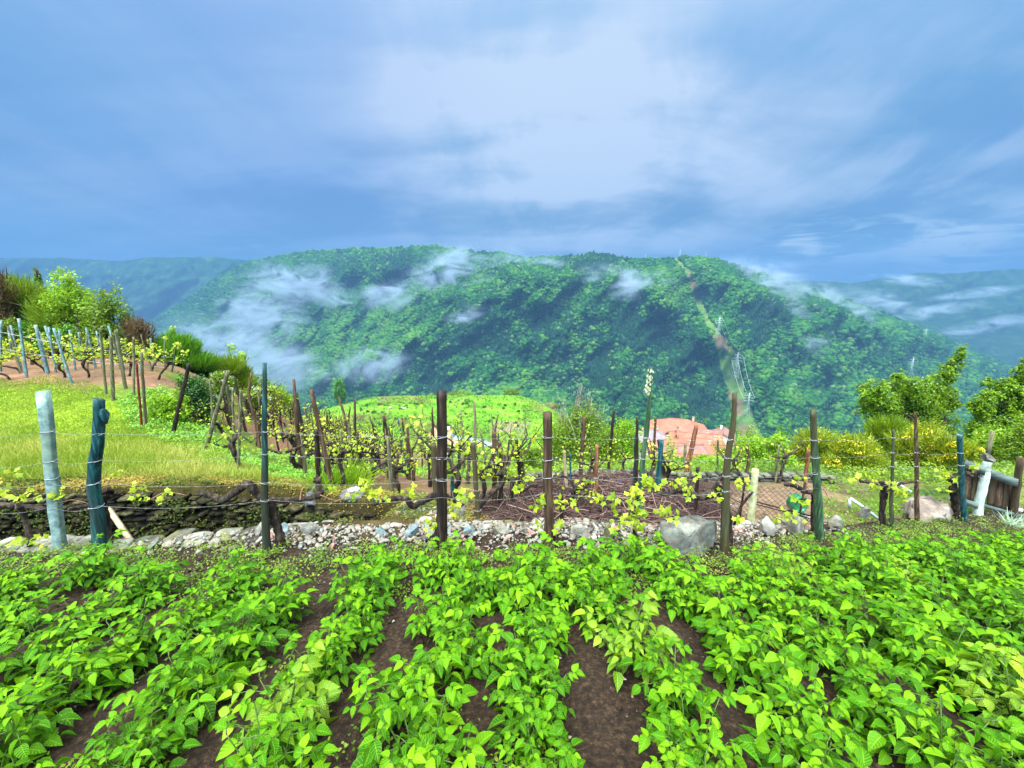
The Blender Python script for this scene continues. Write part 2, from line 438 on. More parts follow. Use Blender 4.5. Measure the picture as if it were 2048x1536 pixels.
def noise_mat(name, stops, scale=4, detail=6, rough=.8, bstr=.5, bdist=.01, stretch=(1, 1, 1), layer=None, obj=True, usevar=0.0, spec=.3, metal=0.0):
    """stops: colour ramp over fbm; layer: (scale, lo, hi, colour, amount) second patchy layer"""
    m, q, out = _mat(name)
    t = q.new('ShaderNodeTexCoord')
    oi = q.new('ShaderNodeObjectInfo')
    mp = q.new('ShaderNodeMapping'); q.link(t.outputs['Object'], mp.inputs[0]); mp.inputs['Scale'].default_value = stretch
    off = q.vmath('SCALE', (13.7, 7.1, 3.3), sc=oi.outputs['Random']); q.link(off, mp.inputs['Location'])
    n = q.noise(mp.outputs[0], scale, detail, .62)
    f = n
    if usevar:
        at = q.new('ShaderNodeAttribute'); at.attribute_name = 'var'
        f = q.math('ADD', f, q.math('MULTIPLY', q.math('SUBTRACT', at.outputs['Fac'], .5), usevar))
    col = q.ramp(q.smooth(f, .25, .75), stops)
    if layer:
        for (sc_, lo, hi, c, amt) in (layer if isinstance(layer, list) else [layer]):
            n2 = q.noise(mp.outputs[0], sc_, 5, .6)
            col = q.mix(q.math('MULTIPLY', q.smooth(n2, lo, hi), amt), col, c)
    p = q.new('ShaderNodeBsdfPrincipled'); q.link(col, p.inputs['Base Color'])
    p.inputs['Roughness'].default_value = rough; p.inputs['Specular IOR Level'].default_value = spec; p.inputs['Metallic'].default_value = metal
    if bstr:
        nb = q.noise(mp.outputs[0], scale * 3.1, 5, .7)
        q.link(bump(q, q.math('ADD', nb, n), bstr, bdist), p.inputs['Normal'])
    q.link(p.outputs[0], out.inputs[0])
    return m

# ================================================================== STRUCTURE: ground
SOIL = noise_mat('garden earth', [(0, (.010, .005, .002)), (.45, (.034, .018, .008)), (.8, (.075, .043, .021)), (1, (.15, .10, .055))],
                 scale=42, detail=9, rough=.85, bstr=1.0, bdist=.02,
                 layer=[(120, .64, .72, (.30, .23, .16), .6), (3, .5, .8, (.03, .022, .01), .4)])
def bed_mesh():
    xs = np.linspace(-9, 12, 700); s = np.linspace(0, 1, 210)
    X = np.repeat(xs[None], 210, 0); E = edge(xs) + np.minimum(.34, off(xs) + .05)
    Yv = -1.6 + (E[None] + 1.6) * s[:, None]
    Z = bed(X, Yv)
    ph = (X + .12) / .49
    rows = .5 + .5 * np.cos(2 * pi * (ph + .12 * np.sin(Yv * 2)))       # ridges the potatoes stand on
    Z = Z + .045 * rows * sstep(Yv, E - .6, E - 1.0) + .035 * (fbm(X * 9, Yv * 9, 11, 5) - .5) + .02 * (fbm(X * 40, Yv * 40, 12, 2) - .5)
    Z -= .25 * sstep(Yv, E - .05, E)
    mb = MB(); mb.add(np.stack([X, Yv, Z], -1), grid_faces(210, 700)); return mb.build('garden_soil', SOIL, smooth=True)
tag(bed_mesh(), kind='structure')

# colour zones of the open ground, by surveyed places
GRASS, MOSS, VSOIL, BRUSH, DIRT, FIELD, SCRUB, WOODF, PATH = range(9)
ZCOL = np.array([(.15, .235, .010), (.075, .058, .010), (.21, .12, .068), (.060, .034, .030), (.22, .145, .088), (.115, .30, .008), (.085, .15, .012), (.02, .06, .01), (.03, .026, .014)])
ZPTS = [(0,900,6,0),(150,850,7.2,0),(250,900,6.2,0),(350,900,6.4,0),(100,790,9,0),(0,790,9,0),(230,820,8,0),(420,935,5.6,0),(500,935,5.6,6),(0,985,4.7,1),(250,975,4.8,1),(450,965,4.9,1),(560,975,4.9,1),
 (0,745,11,2),(120,745,11,2),(160,720,14,2),(0,720,14,2),(290,765,11,2),(330,745,13,2),(300,800,9,6),(360,860,7.5,6),(330,880,7,6),(440,850,9,6),(380,770,12,6),
 (500,860,10,2),(560,890,10,2),(620,900,11,2),(620,870,18,2),(560,850,16,2),(700,920,9,2),(650,940,7.5,6),(560,935,6.6,6),(720,950,7,2),(820,950,8,2),(800,920,12,2),(880,960,7,2),(700,890,18,2),(800,895,20,6),(900,930,12,6),(1000,940,9,6),(1000,960,6.5,6),(950,900,22,6),(950,980,6,2),
 (780,1010,4.3,1),(860,1010,4.3,1),(900,1010,4.5,4),(960,1030,4,3),(1050,1020,4.2,3),(1150,1030,3.9,3),(1150,1000,4.8,3),(1250,1000,4.8,3),(1250,965,6,3),(1100,975,5.9,3),(1350,1020,4.3,3),(1350,980,5.6,3),(1200,945,8.5,6),(1300,935,10,6),
 (1450,1010,4.6,4),(1500,1030,4.3,4),(1550,1000,5,4),(1650,1000,5,4),(1700,970,6.6,4),(1700,1030,4.7,4),(1780,1010,5.3,6),(1850,990,6,6),(1900,1020,5.3,4),(1980,1000,5.8,6),(2100,1000,5.8,4),(1600,945,8.5,6),(1750,945,8.8,6),(1950,950,8,6)]
def zones(x, y):
    t = x / y; ly = np.log(y)
    wob = (fbm(t * 30, ly * 22, 21, 4) - .5); wob2 = (fbm(t * 30, ly * 22, 27, 4) - .5)
    q = np.stack([t + .10 * wob, (ly + .16 * wob2)], 1)
    P_ = np.array([(tX(a, b), math.log(c)) for a, b, c, _ in ZPTS]); zi = np.array([z for *_, z in ZPTS])
    out = np.zeros((len(x), 3))
    for i in range(0, len(x), 40000):
        d2 = ((q[i:i+40000, None] - P_[None]) ** 2 * np.array([1, 1.3])).sum(-1)
        wgt = 1 / (d2 + 4e-5) ** 2.2; wgt /= wgt.sum(1, keepdims=True)
        out[i:i+40000] = wgt @ ZCOL[zi]
    far = sstep(y, 24, 34)[:, None]; out = out * (1 - far) + far * ZCOL[SCRUB]
    fld = (sstep(y, 95, 112) * sstep(y, 245, 232) * sstep(t, -.62, -.55) * sstep(t, .14, .09))[:, None]
    out = out * (1 - fld) + fld * ZCOL[FIELD]
    vl = (sstep(y, 66, 78) * sstep(y, 172, 160) * sstep(t, .26, .30) * sstep(t, .64, .58))[:, None] * sstep(fbm(x * .2, y * .2, 23, 3), .35, .5)[:, None]
    out = out * (1 - vl) + vl * np.array([.13, .14, .045])
    wd = sstep(y, 242, 262)[:, None]; out = out * (1 - wd) + wd * ZCOL[WOODF]
    tr = (sstep(x, -1.25, -1.75) * sstep(y, 3.35, 3.45) * sstep(y, farwall(x) + .2, farwall(x) + .05))[:, None]
    return out * (1 - tr) + tr * ZCOL[PATH]

def ground_mat():
    m, q, out = _mat('open ground')
    a = q.new('ShaderNodeAttribute'); a.attribute_name = 'zone'
    t = q.new('ShaderNodeTexCoord')
    nf = q.noise(t.outputs['Object'], .13, 9, .74); fw = q.new('ShaderNodeSeparateXYZ'); q.link(t.outputs['Object'], fw.inputs[0]); far_ = q.smooth(fw.outputs[1], 60, 110)
    n = q.noise(t.outputs['Object'], 9, 8, .68); n2 = q.noise(t.outputs['Object'], 1.1, 6, .6); n3 = q.noise(t.outputs['Object'], .09, 6, .6)
    k = q.math('ADD', q.math('ADD', q.math('MULTIPLY', n, .9), q.math('MULTIPLY', n2, .6)), q.math('MULTIPLY', n3, .5))
    col = q.mix(1.0, a.outputs['Color'], q.ramp(q.math('MULTIPLY', k, .5), [(.34, (.30, .32, .36)), (.5, (.85, .85, .85)), (.62, (1.6, 1.5, 1.4))]), 'MULTIPLY')
    col = q.mix(q.math('MULTIPLY', q.smooth(n, .60, .72), .3), col, (.20, .17, .08))
    col = q.mix(q.math('MULTIPLY', far_, q.math('MULTIPLY', q.smooth(nf, .48, .60), .8)), col, (.17, .18, .035))
    col = q.mix(q.math('MULTIPLY', far_, q.math('MULTIPLY', q.smooth(nf, .48, .38), .7)), col, (.03, .12, .005))
    p = q.new('ShaderNodeBsdfPrincipled'); q.link(col, p.inputs['Base Color']); p.inputs['Roughness'].default_value = .95
    p.inputs['Specular IOR Level'].default_value = .15
    q.link(bump(q, q.math('ADD', n, n2), .9, .04), p.inputs['Normal']); q.link(p.outputs[0], out.inputs[0]); return m
def terrain_mesh():
    nc, nr = 560, 760
    ts = np.linspace(-2.1, 2.1, nc)
    ly = np.concatenate([np.linspace(math.log(2.6), math.log(6), 330)[:-1], np.linspace(math.log(6), math.log(560), nr - 329)])
    T_, L_ = np.meshgrid(ts, ly); Yv = np.exp(L_); X = T_ * Yv
    x, y = X.ravel(), Yv.ravel()
    z = H(x, y); e = edge(x)
    z = z - .10 * sstep(y, e + .36, e + .22) - .15 * sstep(y, e + off(x) + .06, e + off(x) - .02) * (off(x) < .3)
    mb = MB(); mb.add(np.stack([x, y, z], -1), grid_faces(nr, nc))
    o = mb.build('ground', ground_mat(), smooth=True)
    zc = zones(x, y)
    a = o.data.color_attributes.new('zone', 'FLOAT_COLOR', 'POINT')
    a.data.foreach_set('color', np.concatenate([zc, np.ones((len(zc), 1))], 1).astype(np.float32).ravel())
    return o
tag(terrain_mesh(), kind='structure')

# two ploughed plots draped on the green knoll
def plot_mesh(poly, Ys, name, rows, stripe, cols):
    """poly: 4 picture points (tl, tr, br, bl) with distances"""
    P_ = [np.array([tX(a, b) * Y, Y]) for (a, b), Y in zip(poly, Ys)]
    nr, nc = 40, 90
    u, v = np.meshgrid(np.linspace(0, 1, nc), np.linspace(0, 1, nr)); u = u[..., None]; v = v[..., None]
    Q = (P_[0] * (1 - u) + P_[1] * u) * (1 - v) + (P_[3] * (1 - u) + P_[2] * u) * v
    Q = Q + .9 * (np.stack([fbm(u[..., 0] * 5, v[..., 0] * 5, 31), fbm(u[..., 0] * 5, v[..., 0] * 5, 32)], -1) - .5)
    x, y = Q[..., 0].ravel(), Q[..., 1].ravel(); z = H(x, y) + .12 + (.10 * np.cos(u[..., 0].ravel() * rows * 2 * pi) if stripe else 0)
    mb = MB(); mb.add(np.stack([x, y, z], -1), grid_faces(nr, nc), var=np.abs(np.cos(u[..., 0].ravel() * rows * pi)) if stripe else .5)
    return tag(mb.build(name, cols, smooth=True), kind='structure')
PL1 = noise_mat('ploughed earth', [(0, (.15, .09, .07)), (1, (.27, .18, .13))], scale=.4, rough=.95, bstr=.3, bdist=.1)
PL2 = leaf_mat('cropped rows', (.09, .13, .02), (.16, .15, .06), (.22, .17, .10), rough=.95, trans=.0)
plot_mesh([(762,797),(806,795),(800,803),(754,805)], (222, 222, 200, 198), 'ploughed_field', 6, False, PL1)
plot_mesh([(990,832),(1062,836),(1042,864),(965,858)], (165, 163, 134, 138), 'crop_field', 13, True, PL2)

# ------------------------------------------------------------------ the mountain across the valley
SKYL = np.array([(-400,1000),(100,800),(200,735),(300,655),(330,628),(380,596),(430,560),(480,532),(525,519),(560,513),(620,504),(700,500),(770,499),(830,495),(870,493),(900,499),(960,506),(1000,506),(1050,519),(1100,516),(1150,514),(1185,508),(1215,511),(1250,519),(1300,520),(1370,516),(1420,517),(1460,529),(1520,548),(1580,566),(1650,588),(1720,610),(1780,634),(1850,660),(1920,694),(1980,718),(2048,748),(2200,812),(2500,900)], float)
def mt_Y1(px): return np.interp(px, [-400, 300, 520, 870, 1190, 1400, 1700, 2048, 2500], [2300, 2250, 2000, 1700, 1400, 1320, 1380, 1500, 1500])
def mt_Y0(px): return np.interp(px, [-400, 300, 600, 900, 1500, 2048, 2500], [1000, 950, 760, 640, 600, 720, 800])
SPURS = [  # ridge lines running down the slope, in picture coordinates: (points, reach, strength)
 ([(1190,508),(1060,560),(960,600),(860,640),(740,700),(650,760)], 60, .10),
 ([(1400,517),(1480,560),(1560,625),(1640,690),(1700,760)], 55, .10),
 ([(1320,600),(1400,640),(1465,672),(1520,720),(1560,800)], 50, .09),
 ([(1060,520),(1080,620),(1060,720),(1010,800)], 60, .06),
 ([(1230,520),(1200,640),(1240,760),(1290,850)], 60, .06),
 ([(700,500),(620,560),(560,640)], 60, .07), ([(870,493),(900,560),(830,620)], 50, .05),
 ([(1650,588),(1760,680),(1850,760),(1900,850)], 55, .09), ([(1850,660),(1930,760),(2000,830)], 45, .06)]
def seg_dist(px, py, pts):
    d = np.full(px.shape, 1e9)
    for (ax, ay), (bx, by) in zip(pts[:-1], pts[1:]):
        vx, vy = bx - ax, by - ay; t = np.clip(((px - ax) * vx + (py - ay) * vy) / (vx * vx + vy * vy), 0, 1)
        d = np.minimum(d, np.hypot(px - ax - t * vx, py - ay - t * vy))
    return d
def mountain_pt(px, w):
    """px: picture column; w: 0 foot .. 1 crest .. 1.3 beyond the crest"""
    sy = np.interp(px, SKYL[:, 0], SKYL[:, 1]); by = np.maximum(900, sy + 30)
    s1, s0 = zY(sy), zY(by)
    ww = np.clip(w, 0, 1); s = s0 + (s1 - s0) * ww; py = by + (sy - by) * ww
    Y0, Y1 = mt_Y0(px), mt_Y1(px)
    gul = 0
    for pts, rad, st in SPURS: gul = gul + st * np.exp(-(seg_dist(px, py, pts) / rad) ** 2)
    r1 = 1 - np.abs(2 * fbm(px / 130 + py / 260, py / 150, 41, 4) - 1)
    r2 = 1 - np.abs(2 * fbm(px / 45 + py / 90, py / 70, 44, 3) - 1)
    k = np.maximum(.03, 1 - .16 * (r1 - .6) - .09 * (r2 - .6) - gul * 1.25)
    env = np.minimum(1, ww * 6) * np.minimum(1, (1 - ww) * 9 + .15)
    Y = (Y0 + (Y1 - Y0) * ww ** .92) * (1 + (k - 1) * env)
    over = np.maximum(w - 1, 0); under = np.maximum(-w, 0)
    Y2 = Y + over * 2500 - under * 260
    z = s * Y - over * 700 - under * 160
    # rounded uneven skyline
    z = z + 5 * (fbm(px / 14, w * 5, 48, 3) - .5) * sstep(w, .8, 1)
    v = (py - 768) / F; t = (px - 1024) / F / (CP - v * SP)
    return t * Y2, Y2, z, py
SLOPE_MAT = noise_mat('forest floor', [(0, (.012, .035, .008)), (.5, (.03, .075, .012)), (1, (.07, .12, .02))], scale=.02, detail=8, bstr=0)
NC, NR = 620, 170
PXs, Ws = np.meshgrid(np.linspace(-400, 2500, NC), np.concatenate([np.linspace(-.5, 0, 12)[:-1], np.linspace(0, 1, NR - 31), np.linspace(1, 1.5, 21)[1:]]))
mx_, my_, mz_, mpy = mountain_pt(PXs, Ws)
# the corridor cut for the power line
CUT = [((1352,517),5),((1378,545),6),((1395,590),8),((1410,625),9),((1440,668),12),((1458,700),20),((1466,740),20),((1478,790),20),((1490,835),21),((1505,890),32)]
def in_cut(px, py):
    ys = np.array([c[0][1] for c in CUT]); xs = np.array([c[0][0] for c in CUT]); ws_ = np.array([c[1] for c in CUT])
    jit = 5 * (vnoise(px / 9, py / 9, 77) - .5)
    return np.abs(px + jit - np.interp(py, ys, xs)) < np.interp(py, ys, ws_)
def mountain_build():
    nr, nc = PXs.shape
    mb = MB(); mb.add(np.stack([mx_, my_, mz_], -1), grid_faces(nr, nc))
    m, q, out = _mat('mountain ground')
    a = q.new('ShaderNodeAttribute'); a.attribute_name = 'zone'; t = q.new('ShaderNodeTexCoord')
    n = q.noise(t.outputs['Object'], .03, 8, .65)
    col = q.mix(1.0, a.outputs['Color'], q.ramp(n, [(.3, (.5, .5, .5)), (.7, (1.5, 1.5, 1.5))]), 'MULTIPLY')
    p = q.new('ShaderNodeBsdfPrincipled'); q.link(col, p.inputs['Base Color']); p.inputs['Roughness'].default_value = 1; p.inputs['Specular IOR Level'].default_value = .1
    q.link(p.outputs[0], out.inputs[0])
    o = mb.build('mountain', m, smooth=True)
    zc = np.empty((nr * nc, 3)); zc[:] = (.022, .07, .014)
    px, py = PXs.ravel(), mpy.ravel(); c = in_cut(px, py)
    br = sstep(fbm(px / 22, py / 26, 83, 3), .42, .58)[:, None]
    cutc = np.array([.085, .16, .03]) * (1 - br) + np.array([.15, .11, .055]) * br
    lowc = ((py > 690) & (py < 735))[:, None]; cutc = np.where(lowc, np.array([.11, .20, .03]), cutc)
    zc = np.where(c[:, None], cutc, zc)
    crest = (Ws.ravel() > .955) & (fbm(px / 60, py / 10, 85) > .45); zc[crest] = (.12, .20, .04)
    a = o.data.color_attributes.new('zone', 'FLOAT_COLOR', 'POINT'); a.data.foreach_set('color', np.concatenate([zc, np.ones((len(zc), 1))], 1).astype(np.float32).ravel())
    return tag(o, kind='structure')
mountain_build()

def forest_build():
    """crowns of the forest that covers the mountain"""
    # sample by real area of the slope
    N = 130000
    A = np.stack([mx_, my_, mz_], -1)
    cr = np.linalg.norm(np.cross(A[1:, :-1] - A[:-1, :-1], A[:-1, 1:] - A[:-1, :-1]), axis=-1)
    cr[Ws[:-1, :-1] < -.02] = 0; cr[Ws[:-1, :-1] > 1.03] = 0
    cr = cr / (my_[:-1, :-1] ** 1.1)         # nearer slope planted as densely as the eye can tell
    cr[:, (PXs[0, :-1] < 180) | (PXs[0, :-1] > 2250)] *= .15
    pr = (cr / cr.sum()).ravel(); k = rng.choice(len(pr), N, p=pr); i, j = np.divmod(k, cr.shape[1])
    fx, fy = rng.random(N), rng.random(N)
    px = PXs[0, j] + fx * (PXs[0, 1] - PXs[0, 0]); w_ = Ws[i, 0] + fy * (Ws[i + 1, 0] - Ws[i, 0])
    x, y, z, py = mountain_pt(px, w_)
    keep = ~in_cut(px, py); px, py, x, y, z, w_ = px[keep], py[keep], x[keep], y[keep], z[keep], w_[keep]
    N = len(px)
    # stands of dark pine between bright oak and chestnut
    pine = np.zeros(N)
    for (cx, cy_, rx, ry, s) in [(1230,690,190,120,1.0),(1400,760,90,110,1.0),(950,640,110,70,.75),(870,760,70,90,.9),(1050,690,80,80,.6),(1540,640,70,60,.9),(1420,580,40,60,.5),(1640,700,120,50,.4),(1000,560,120,40,.5),(1180,520,70,30,.8),(740,540,200,40,.9),(1800,690,120,40,.5)]:
        pine = np.maximum(pine, s * np.exp(-(((px - cx) / rx) ** 2 + ((py - cy_) / ry) ** 2) ** 2))
    broadleaf = np.zeros(N)  # stands of bright green deciduous trees, with fewer pines
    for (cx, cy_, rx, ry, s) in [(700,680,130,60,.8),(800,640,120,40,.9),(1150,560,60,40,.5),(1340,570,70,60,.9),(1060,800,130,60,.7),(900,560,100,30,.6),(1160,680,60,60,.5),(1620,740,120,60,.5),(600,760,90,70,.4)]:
        broadleaf = np.maximum(broadleaf, s * np.exp(-(((px - cx) / rx) ** 2 + ((py - cy_) / ry) ** 2)))
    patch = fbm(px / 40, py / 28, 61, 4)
    p_pine = np.clip(pine * 1.25 - .26 + (patch - .5) * 2.2 - broadleaf * .4, 0, 1)
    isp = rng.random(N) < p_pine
    bright = np.clip(.45 + broadleaf * .35 + (fbm(px / 24, py / 18, 66, 3) - .5) * 1.1 + rng.normal(0, .16, N), .05, 1)
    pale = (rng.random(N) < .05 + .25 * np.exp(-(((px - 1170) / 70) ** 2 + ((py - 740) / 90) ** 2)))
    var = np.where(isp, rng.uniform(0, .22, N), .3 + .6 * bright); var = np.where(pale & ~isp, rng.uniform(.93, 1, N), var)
    scl = np.interp(y, [600, 1000, 2000], [3.5, 4.4, 7.2]) * rng.uniform(.5, 1.0, N) * np.where(rng.random(N) < .25, 1.65, 1.1)
    # eight crown shapes for each habit
    mb = MB()
    for kind in (0, 1):
        for s_ in range(8):
          for near in (0, 1):
            sel = np.where((isp == bool(kind)) & (np.arange(N) % 8 == s_) & ((y < 1050) == bool(near)))[0]
            if not len(sel): continue
            V0, F0 = (ICO1 if near else ICO0)
            V = V0 * (1 + .55 * (rng.random((len(V0), 1)) - .5))
            if kind: V = V * np.array([.62, .62, 1.25]); V[:, :2] *= (1.15 - .55 * sstep(V[:, 2], -.6, 1.2))[:, None]
            else: V = V * np.array([1, 1, .85])
            ang = rng.random(len(sel)) * 2 * pi; c, s = np.cos(ang), np.sin(ang); zz, oo = np.zeros(len(sel)), np.ones(len(sel))
            R = np.stack([c, -s, zz, s, c, zz, zz, zz, oo], -1).reshape(-1, 3, 3)
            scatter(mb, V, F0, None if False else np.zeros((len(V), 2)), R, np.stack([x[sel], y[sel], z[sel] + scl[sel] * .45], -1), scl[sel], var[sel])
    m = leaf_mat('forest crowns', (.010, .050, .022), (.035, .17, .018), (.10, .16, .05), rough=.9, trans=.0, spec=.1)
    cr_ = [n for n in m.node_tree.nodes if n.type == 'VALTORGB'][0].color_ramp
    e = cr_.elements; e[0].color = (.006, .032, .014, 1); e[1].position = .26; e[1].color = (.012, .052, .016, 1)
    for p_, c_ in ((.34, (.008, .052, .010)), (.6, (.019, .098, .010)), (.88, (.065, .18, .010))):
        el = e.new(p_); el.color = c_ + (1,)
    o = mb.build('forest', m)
    return tag(o, 'dense mixed forest of oak and dark pine covering the mountain slope', 'forest', kind='stuff')
forest_build()

# ------------------------------------------------------------------ farther ridges
def ridge(name, sky_pts, Y0, Y1, base_py, seed, col):
    sp = np.array(sky_pts, float); nc, nr = 260, 60
    px, w_ = np.meshgrid(np.linspace(sp[0, 0], sp[-1, 0], nc), np.concatenate([np.linspace(0, 1, nr - 8), np.linspace(1, 1.3, 9)[1:]]))
    sy = np.interp(px, sp[:, 0], sp[:, 1]); s0, s1 = zY(base_py), zY(sy); ww = np.minimum(w_, 1)
    s = s0 + (s1 - s0) * ww; py = base_py + (sy - base_py) * ww
    Y = (Y0 + (Y1 - Y0) * ww) * (1 - .16 * (fbm(px / 70 + py / 60, py / 60, seed, 5) - .5) * np.minimum(1, (1 - ww) * 6 + .05) * np.minimum(1, ww * 5))
    ov = np.maximum(w_ - 1, 0); v = (py - 768) / F; t = (px - 1024) / F / (CP - v * SP)
    mb = MB(); mb.add(np.stack([t * (Y + ov * 3000), Y + ov * 3000, s * Y - ov * 900 + 12 * (fbm(px / 12, w_, seed + 3, 3) - .5) * sstep(w_, .7, 1)], -1), grid_faces(nr, nc))
    return tag(mb.build(name, col, smooth=True), kind='structure')
FARM = noise_mat('far woodland', [(0, (.008, .028, .014)), (.45, (.016, .058, .02)), (.75, (.03, .095, .022)), (1, (.09, .14, .04))], scale=.02, detail=10, rough=1, bstr=1.0, bdist=12, spec=.1,
                 layer=(.004, .52, .66, (.02, .06, .02), .7))
ridge('hills', [(-500,520),(-200,514),(0,516),(120,515),(200,520),(245,522),(285,515),(340,514),(430,514),(480,519),(560,522),(700,530)], 2300, 3000, 760, 91, FARM)
ridge('hills', [(1400,560),(1600,561),(1700,566),(1775,556),(1840,545),(1900,548),(1950,543),(2048,536),(2300,520),(2600,520)], 1700, 2700, 770, 95, FARM)
# bottom of the valley, out to the horizon
m_ = MB(); xs = np.linspace(-9000, 9000, 19); X, Yg = np.meshgrid(xs, np.linspace(-3000, 12000, 17)); m_.add(np.stack([X, Yg, np.full(X.shape, -470.0)], -1), grid_faces(17, 19))
tag(m_.build('valley_floor', FARM), kind='structure')

# ------------------------------------------------------------------ air
def volume_box(name, lo, hi, dens, col, aniso=0.0):
    mb = MB(); box(mb, lo, hi); m, q, out = _mat(name)
    v = q.new('ShaderNodeVolumePrincipled'); v.inputs['Color'].default_value = col + (1,); v.inputs['Density'].default_value = dens; v.inputs['Anisotropy'].default_value = aniso
    q.link(v.outputs[0], out.inputs['Volume']); o = mb.build(name, m); return tag(o, kind='stuff')
HAZE = volume_box('haze', (-8800, -60, -472), (8800, 7600, 420), 2.8e-4, (.12, .25, .45))

# torn strips of cloud hanging on the slopes
def mist_mat():
    m, q, out = _mat('mist')
    t = q.new('ShaderNodeTexCoord'); gm = q.new('ShaderNodeNewGeometry')
    r = q.vmath('LENGTH', t.outputs['Object'])
    fall = q.smooth(r, 1.0, .15)
    mp = q.new('ShaderNodeMapping'); q.link(gm.outputs['Position'], mp.inputs[0]); mp.inputs['Rotation'].default_value = (0, radians(35), 0); mp.inputs['Scale'].default_value = (1, .8, 2.0)
    n = q.noise(mp.outputs[0], .010, 8, .68, 1.4)
    d = q.math('MULTIPLY', q.math('MULTIPLY', fall, q.smooth(n, .43, .72)), .036)
    v = q.new('ShaderNodeVolumePrincipled'); v.inputs['Color'].default_value = (.54, .66, .82, 1); q.link(d, v.inputs['Density'])
    q.link(v.outputs[0], out.inputs['Volume']); return m
MIST = mist_mat()
def mist(px, py, Y, rx, ry, rd, roll=0.0):
    c = PT(px, py, Y); k = Y / F
    mb = MB(); V, Fc_ = ICO2; mb.add(V, Fc_); o = mb.build('mist', MIST)
    o.location = tuple(c); o.scale = (rx * k * 1.25, rd, ry * k * 1.25); o.rotation_euler = (0, roll, 0)
    tag(o, kind='stuff'); return o
for a in [(530,630,1100,80,85,110,.5),(565,565,1450,60,34,90,.5),(450,715,1000,130,80,130,.2),(560,740,880,110,60,80,.2),(610,560,1500,60,30,80,-.3),(890,545,1320,85,42,110,-.35),(1010,540,1400,48,40,90,-.5),(770,590,1200,60,26,80,-.2),(745,730,780,80,40,60,-.1),
          (1235,555,1130,75,26,90,.15),(1280,578,1040,70,22,80,-.1),(1545,590,1180,70,60,110,.5),(1600,640,1050,60,34,80,.6),(1500,545,1300,70,30,110,.2),(1690,640,1150,50,45,90,.6),(1450,560,1250,60,24,80,.1),(1130,540,1300,70,20,80,.2),(890,530,1400,60,20,80,-.5),(1010,535,1380,50,16,70,-.5),(1290,560,1150,44,14,60,-.3),(1560,600,1150,60,22,80,.7),(1640,665,1050,40,14,50,.6),(780,575,1250,46,14,50,-.2),(960,565,1250,40,12,40,-.2),(1660,600,1200,60,24,80,.5),(1330,600,1100,40,14,50,.3),(820,600,1250,50,20,70,-.3),(660,590,1400,60,30,80,.3),(930,630,1000,45,18,60,-.3),(1620,685,900,40,24,50,.6),
          (1810,560,1650,80,10,90,.1),(1960,585,1700,90,9,100,-.15),(1980,650,1550,90,12,100,-.25),(1880,620,1500,90,12,90,-.2),(1760,600,1500,70,18,90,.3)]:
    mist(*a)

# ================================================================== plants helpers
BARK = noise_mat('bark', [(0, (.020, .013, .009)), (.5, (.05, .035, .024)), (1, (.12, .095, .07))], scale=18, rough=.9, bstr=.8, bdist=.01, stretch=(1, 1, .35))
L_DARK = leaf_mat('dark foliage', (.012, .045, .006), (.028, .095, .010), (.06, .17, .015), trans=.25)
L_MID = leaf_mat('green foliage', (.030, .11, .003), (.066, .22, .006), (.16, .36, .015), trans=.3)
L_OLIVE = leaf_mat('olive foliage', (.045, .10, .003), (.12, .22, .005), (.25, .36, .012), trans=.3)
L_LIME = leaf_mat('lime foliage', (.09, .22, .004), (.20, .39, .008), (.38, .55, .025), trans=.35)
L_TAN = leaf_mat('tan foliage', (.14, .15, .03), (.25, .25, .06), (.40, .34, .14), trans=.3)
L_GORSE = leaf_mat('flowering broom', (.075, .15, .004), (.17, .26, .007), (.40, .43, .015), trans=.3)
L_YEL = leaf_mat('yellow blossom', (.50, .38, .010), (.70, .55, .015), (.80, .68, .05), trans=.3)
L_WHITE = leaf_mat('white blossom', (.26, .32, .12), (.55, .56, .38), (.75, .74, .62), trans=.3)
L_VINE = leaf_mat('young vine leaves', (.15, .26, .006), (.33, .45, .012), (.56, .62, .05), trans=.4, rough=.5)
L_RUST = leaf_mat('dry needles', (.05, .03, .012), (.10, .06, .02), (.17, .11, .04), trans=.15)

def leafcloud(mb, lobes, n, size, var=(0, 1), up=.4, tmpl=QUAD_LEAF, shell=.55, clump=0.0, fwdz=0.0, zc=True):
    """leaf clumps through the volume of overlapping ellipsoid lobes: (x,y,z,rx,ry,rz)"""
    L = np.array(lobes, float); vol = (L[:, 3] * L[:, 4] * L[:, 5]) ** .75; k = rng.choice(len(L), n, p=vol / vol.sum())
    d = rand_dirs(n); r = rng.random(n) ** shell
    if clump:
        nc_ = max(6, int(n / 26)); kc = rng.integers(0, nc_, n); k = rng.choice(len(L), nc_, p=vol / vol.sum())[kc]
        dc = rand_dirs(nc_); rc = rng.random(nc_) ** (shell * .8); cen = dc * rc[:, None]
        P_ = cen[kc] + rng.normal(size=(n, 3)) * clump
        vb = rng.random(nc_)[kc] * .6 + rng.random(n) * .4
        pos = L[k, :3] + P_ * L[k, 3:]
    else: pos = L[k, :3] + d * (r[:, None] * L[k, 3:]); vb = rng.random(n)
    v = var[0] + (var[1] - var[0]) * vb
    nrm = unit(rand_dirs(n) + np.array([0, 0, up]) + .6 * unit(pos - L[k, :3]))
    f = rand_dirs(n); f[:, 2] += fwdz; f = unit(f - nrm * (f * nrm).sum(1, keepdims=True))
    scatter(mb, tmpl[0], tmpl[1], tmpl[2], frames(f, nrm), pos, size * rng.uniform(.6, 1.3, n), v)
    return mb
